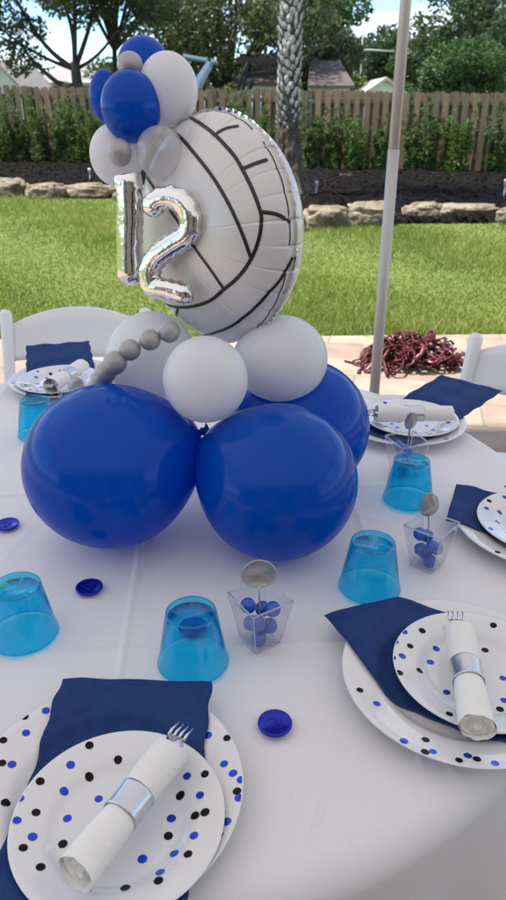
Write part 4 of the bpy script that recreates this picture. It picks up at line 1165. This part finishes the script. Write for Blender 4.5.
# ------------------------------------------------------------------ unseen house added behind the camera to block sky and reflect in the foil
hs = thing('unseen_house', 'tan rendered house added unseen behind the camera, blocking sky and mirrored in the foil balloons', 'house', (0,-4.2,.03))
MB().box((0,-.1,1.4), (16,.2,2.8)).build('wall', M['housewall'], hs, smooth=False)
MB().add([(-8.4,1.5,2.6),(8.4,1.5,2.6),(8.4,-2.5,4.2),(-8.4,-2.5,4.2),(-8.4,1.5,2.45),(8.4,1.5,2.45),(8.4,-2.5,4.05),(-8.4,-2.5,4.05)], [(0,1,2,3),(7,6,5,4),(0,4,5,1),(1,5,6,2),(2,6,7,3),(3,7,4,0)]).build('roof', M['roofbrown'], hs, smooth=False)
for wx in (-4.6, 1.2, 5.2):
    f_ = MB().box((wx,.03,1.15), (1.9,.06,2.1)).build('sliding_door', M['boatwhite'], hs, smooth=False)
    MB().box((wx-.45,.065,1.15), (.82,.02,1.94)).box((wx+.45,.065,1.15), (.82,.02,1.94)).build('pane', M['glass'], f_, smooth=False)


# ------------------------------------------------------------------ light, sky, camera
SUN_EL, SUN_AZ = R(68), R(-100)                              # azimuth from +Y (away from the camera), negative = left
sun = bpy.data.lights.new('sun', 'SUN'); sun.energy = 3.6; sun.angle = R(3.0); sun.color = (1,.95,.86)
so = bpy.data.objects.new('sun', sun); COL.objects.link(so)
sd = Vector((math.sin(SUN_AZ)*math.cos(SUN_EL), math.cos(SUN_AZ)*math.cos(SUN_EL), math.sin(SUN_EL)))
so.rotation_euler = sd.to_track_quat('Z', 'Y').to_euler(); so.location = (0,0,10)
wd = bpy.data.worlds.new('World'); SC.world = wd; wd.use_nodes = True
N = wd.node_tree.nodes; L = wd.node_tree.links; bg = N['Background']
sk = N.new('ShaderNodeTexSky'); sk.sky_type = 'NISHITA'; sk.sun_disc = False
sk.sun_elevation = SUN_EL; sk.sun_rotation = SUN_AZ; sk.air_density = .75; sk.dust_density = .15; sk.ozone_density = 3.0
tc = N.new('ShaderNodeTexCoord'); mp = N.new('ShaderNodeMapping'); mp.inputs['Scale'].default_value = (2.2,2.2,9); mp.inputs['Location'].default_value = (.3,.1,.25)
cn = N.new('ShaderNodeTexNoise'); cn.inputs['Scale'].default_value = 2.2; cn.inputs['Detail'].default_value = 7; cn.inputs['Roughness'].default_value = .55
cr = N.new('ShaderNodeValToRGB'); cr.color_ramp.elements[0].position = .47; cr.color_ramp.elements[1].position = .62
mx = N.new('ShaderNodeMix'); mx.data_type = 'RGBA'; mx.inputs[7].default_value = (4.8,4.85,4.95,1)
L.new(tc.outputs['Generated'], mp.inputs['Vector']); L.new(mp.outputs[0], cn.inputs['Vector']); L.new(cn.outputs['Fac'], cr.inputs['Fac'])
tn = N.new('ShaderNodeMix'); tn.data_type = 'RGBA'; tn.blend_type = 'MULTIPLY'; tn.inputs[0].default_value = 1; tn.inputs[7].default_value = (.84,.94,1.0,1)
L.new(sk.outputs[0], tn.inputs[6]); L.new(cr.outputs['Color'], mx.inputs[0]); L.new(tn.outputs[2], mx.inputs[6]); L.new(mx.outputs[2], bg.inputs['Color'])
bg.inputs['Strength'].default_value = .115

cam = bpy.data.cameras.new('camera'); cam.sensor_fit = 'VERTICAL'; cam.sensor_height = 36; cam.sensor_width = 36
cam.lens = F/900*36; cam.clip_end = 1000; cam.clip_start = .01
cam.dof.use_dof = True; cam.dof.focus_distance = .9; cam.dof.aperture_fstop = 11
co = bpy.data.objects.new('camera', cam); COL.objects.link(co)
co.location = tuple(CAM); co.rotation_euler = (math.pi/2-PITCH, 0, 0); SC.camera = co

SC.view_settings.view_transform = 'Standard'; SC.view_settings.look = 'None'
SC.view_settings.exposure = 1.46; SC.view_settings.gamma = 1; SC.view_settings.use_curve_mapping = False
SC.render.engine = 'CYCLES'
cy = SC.cycles
cy.max_bounces = 12; cy.diffuse_bounces = 5; cy.glossy_bounces = 4; cy.transparent_max_bounces = 24; cy.transmission_bounces = 6
cy.use_denoising = True; cy.denoising_prefilter = 'ACCURATE'; cy.sample_clamp_indirect = 6
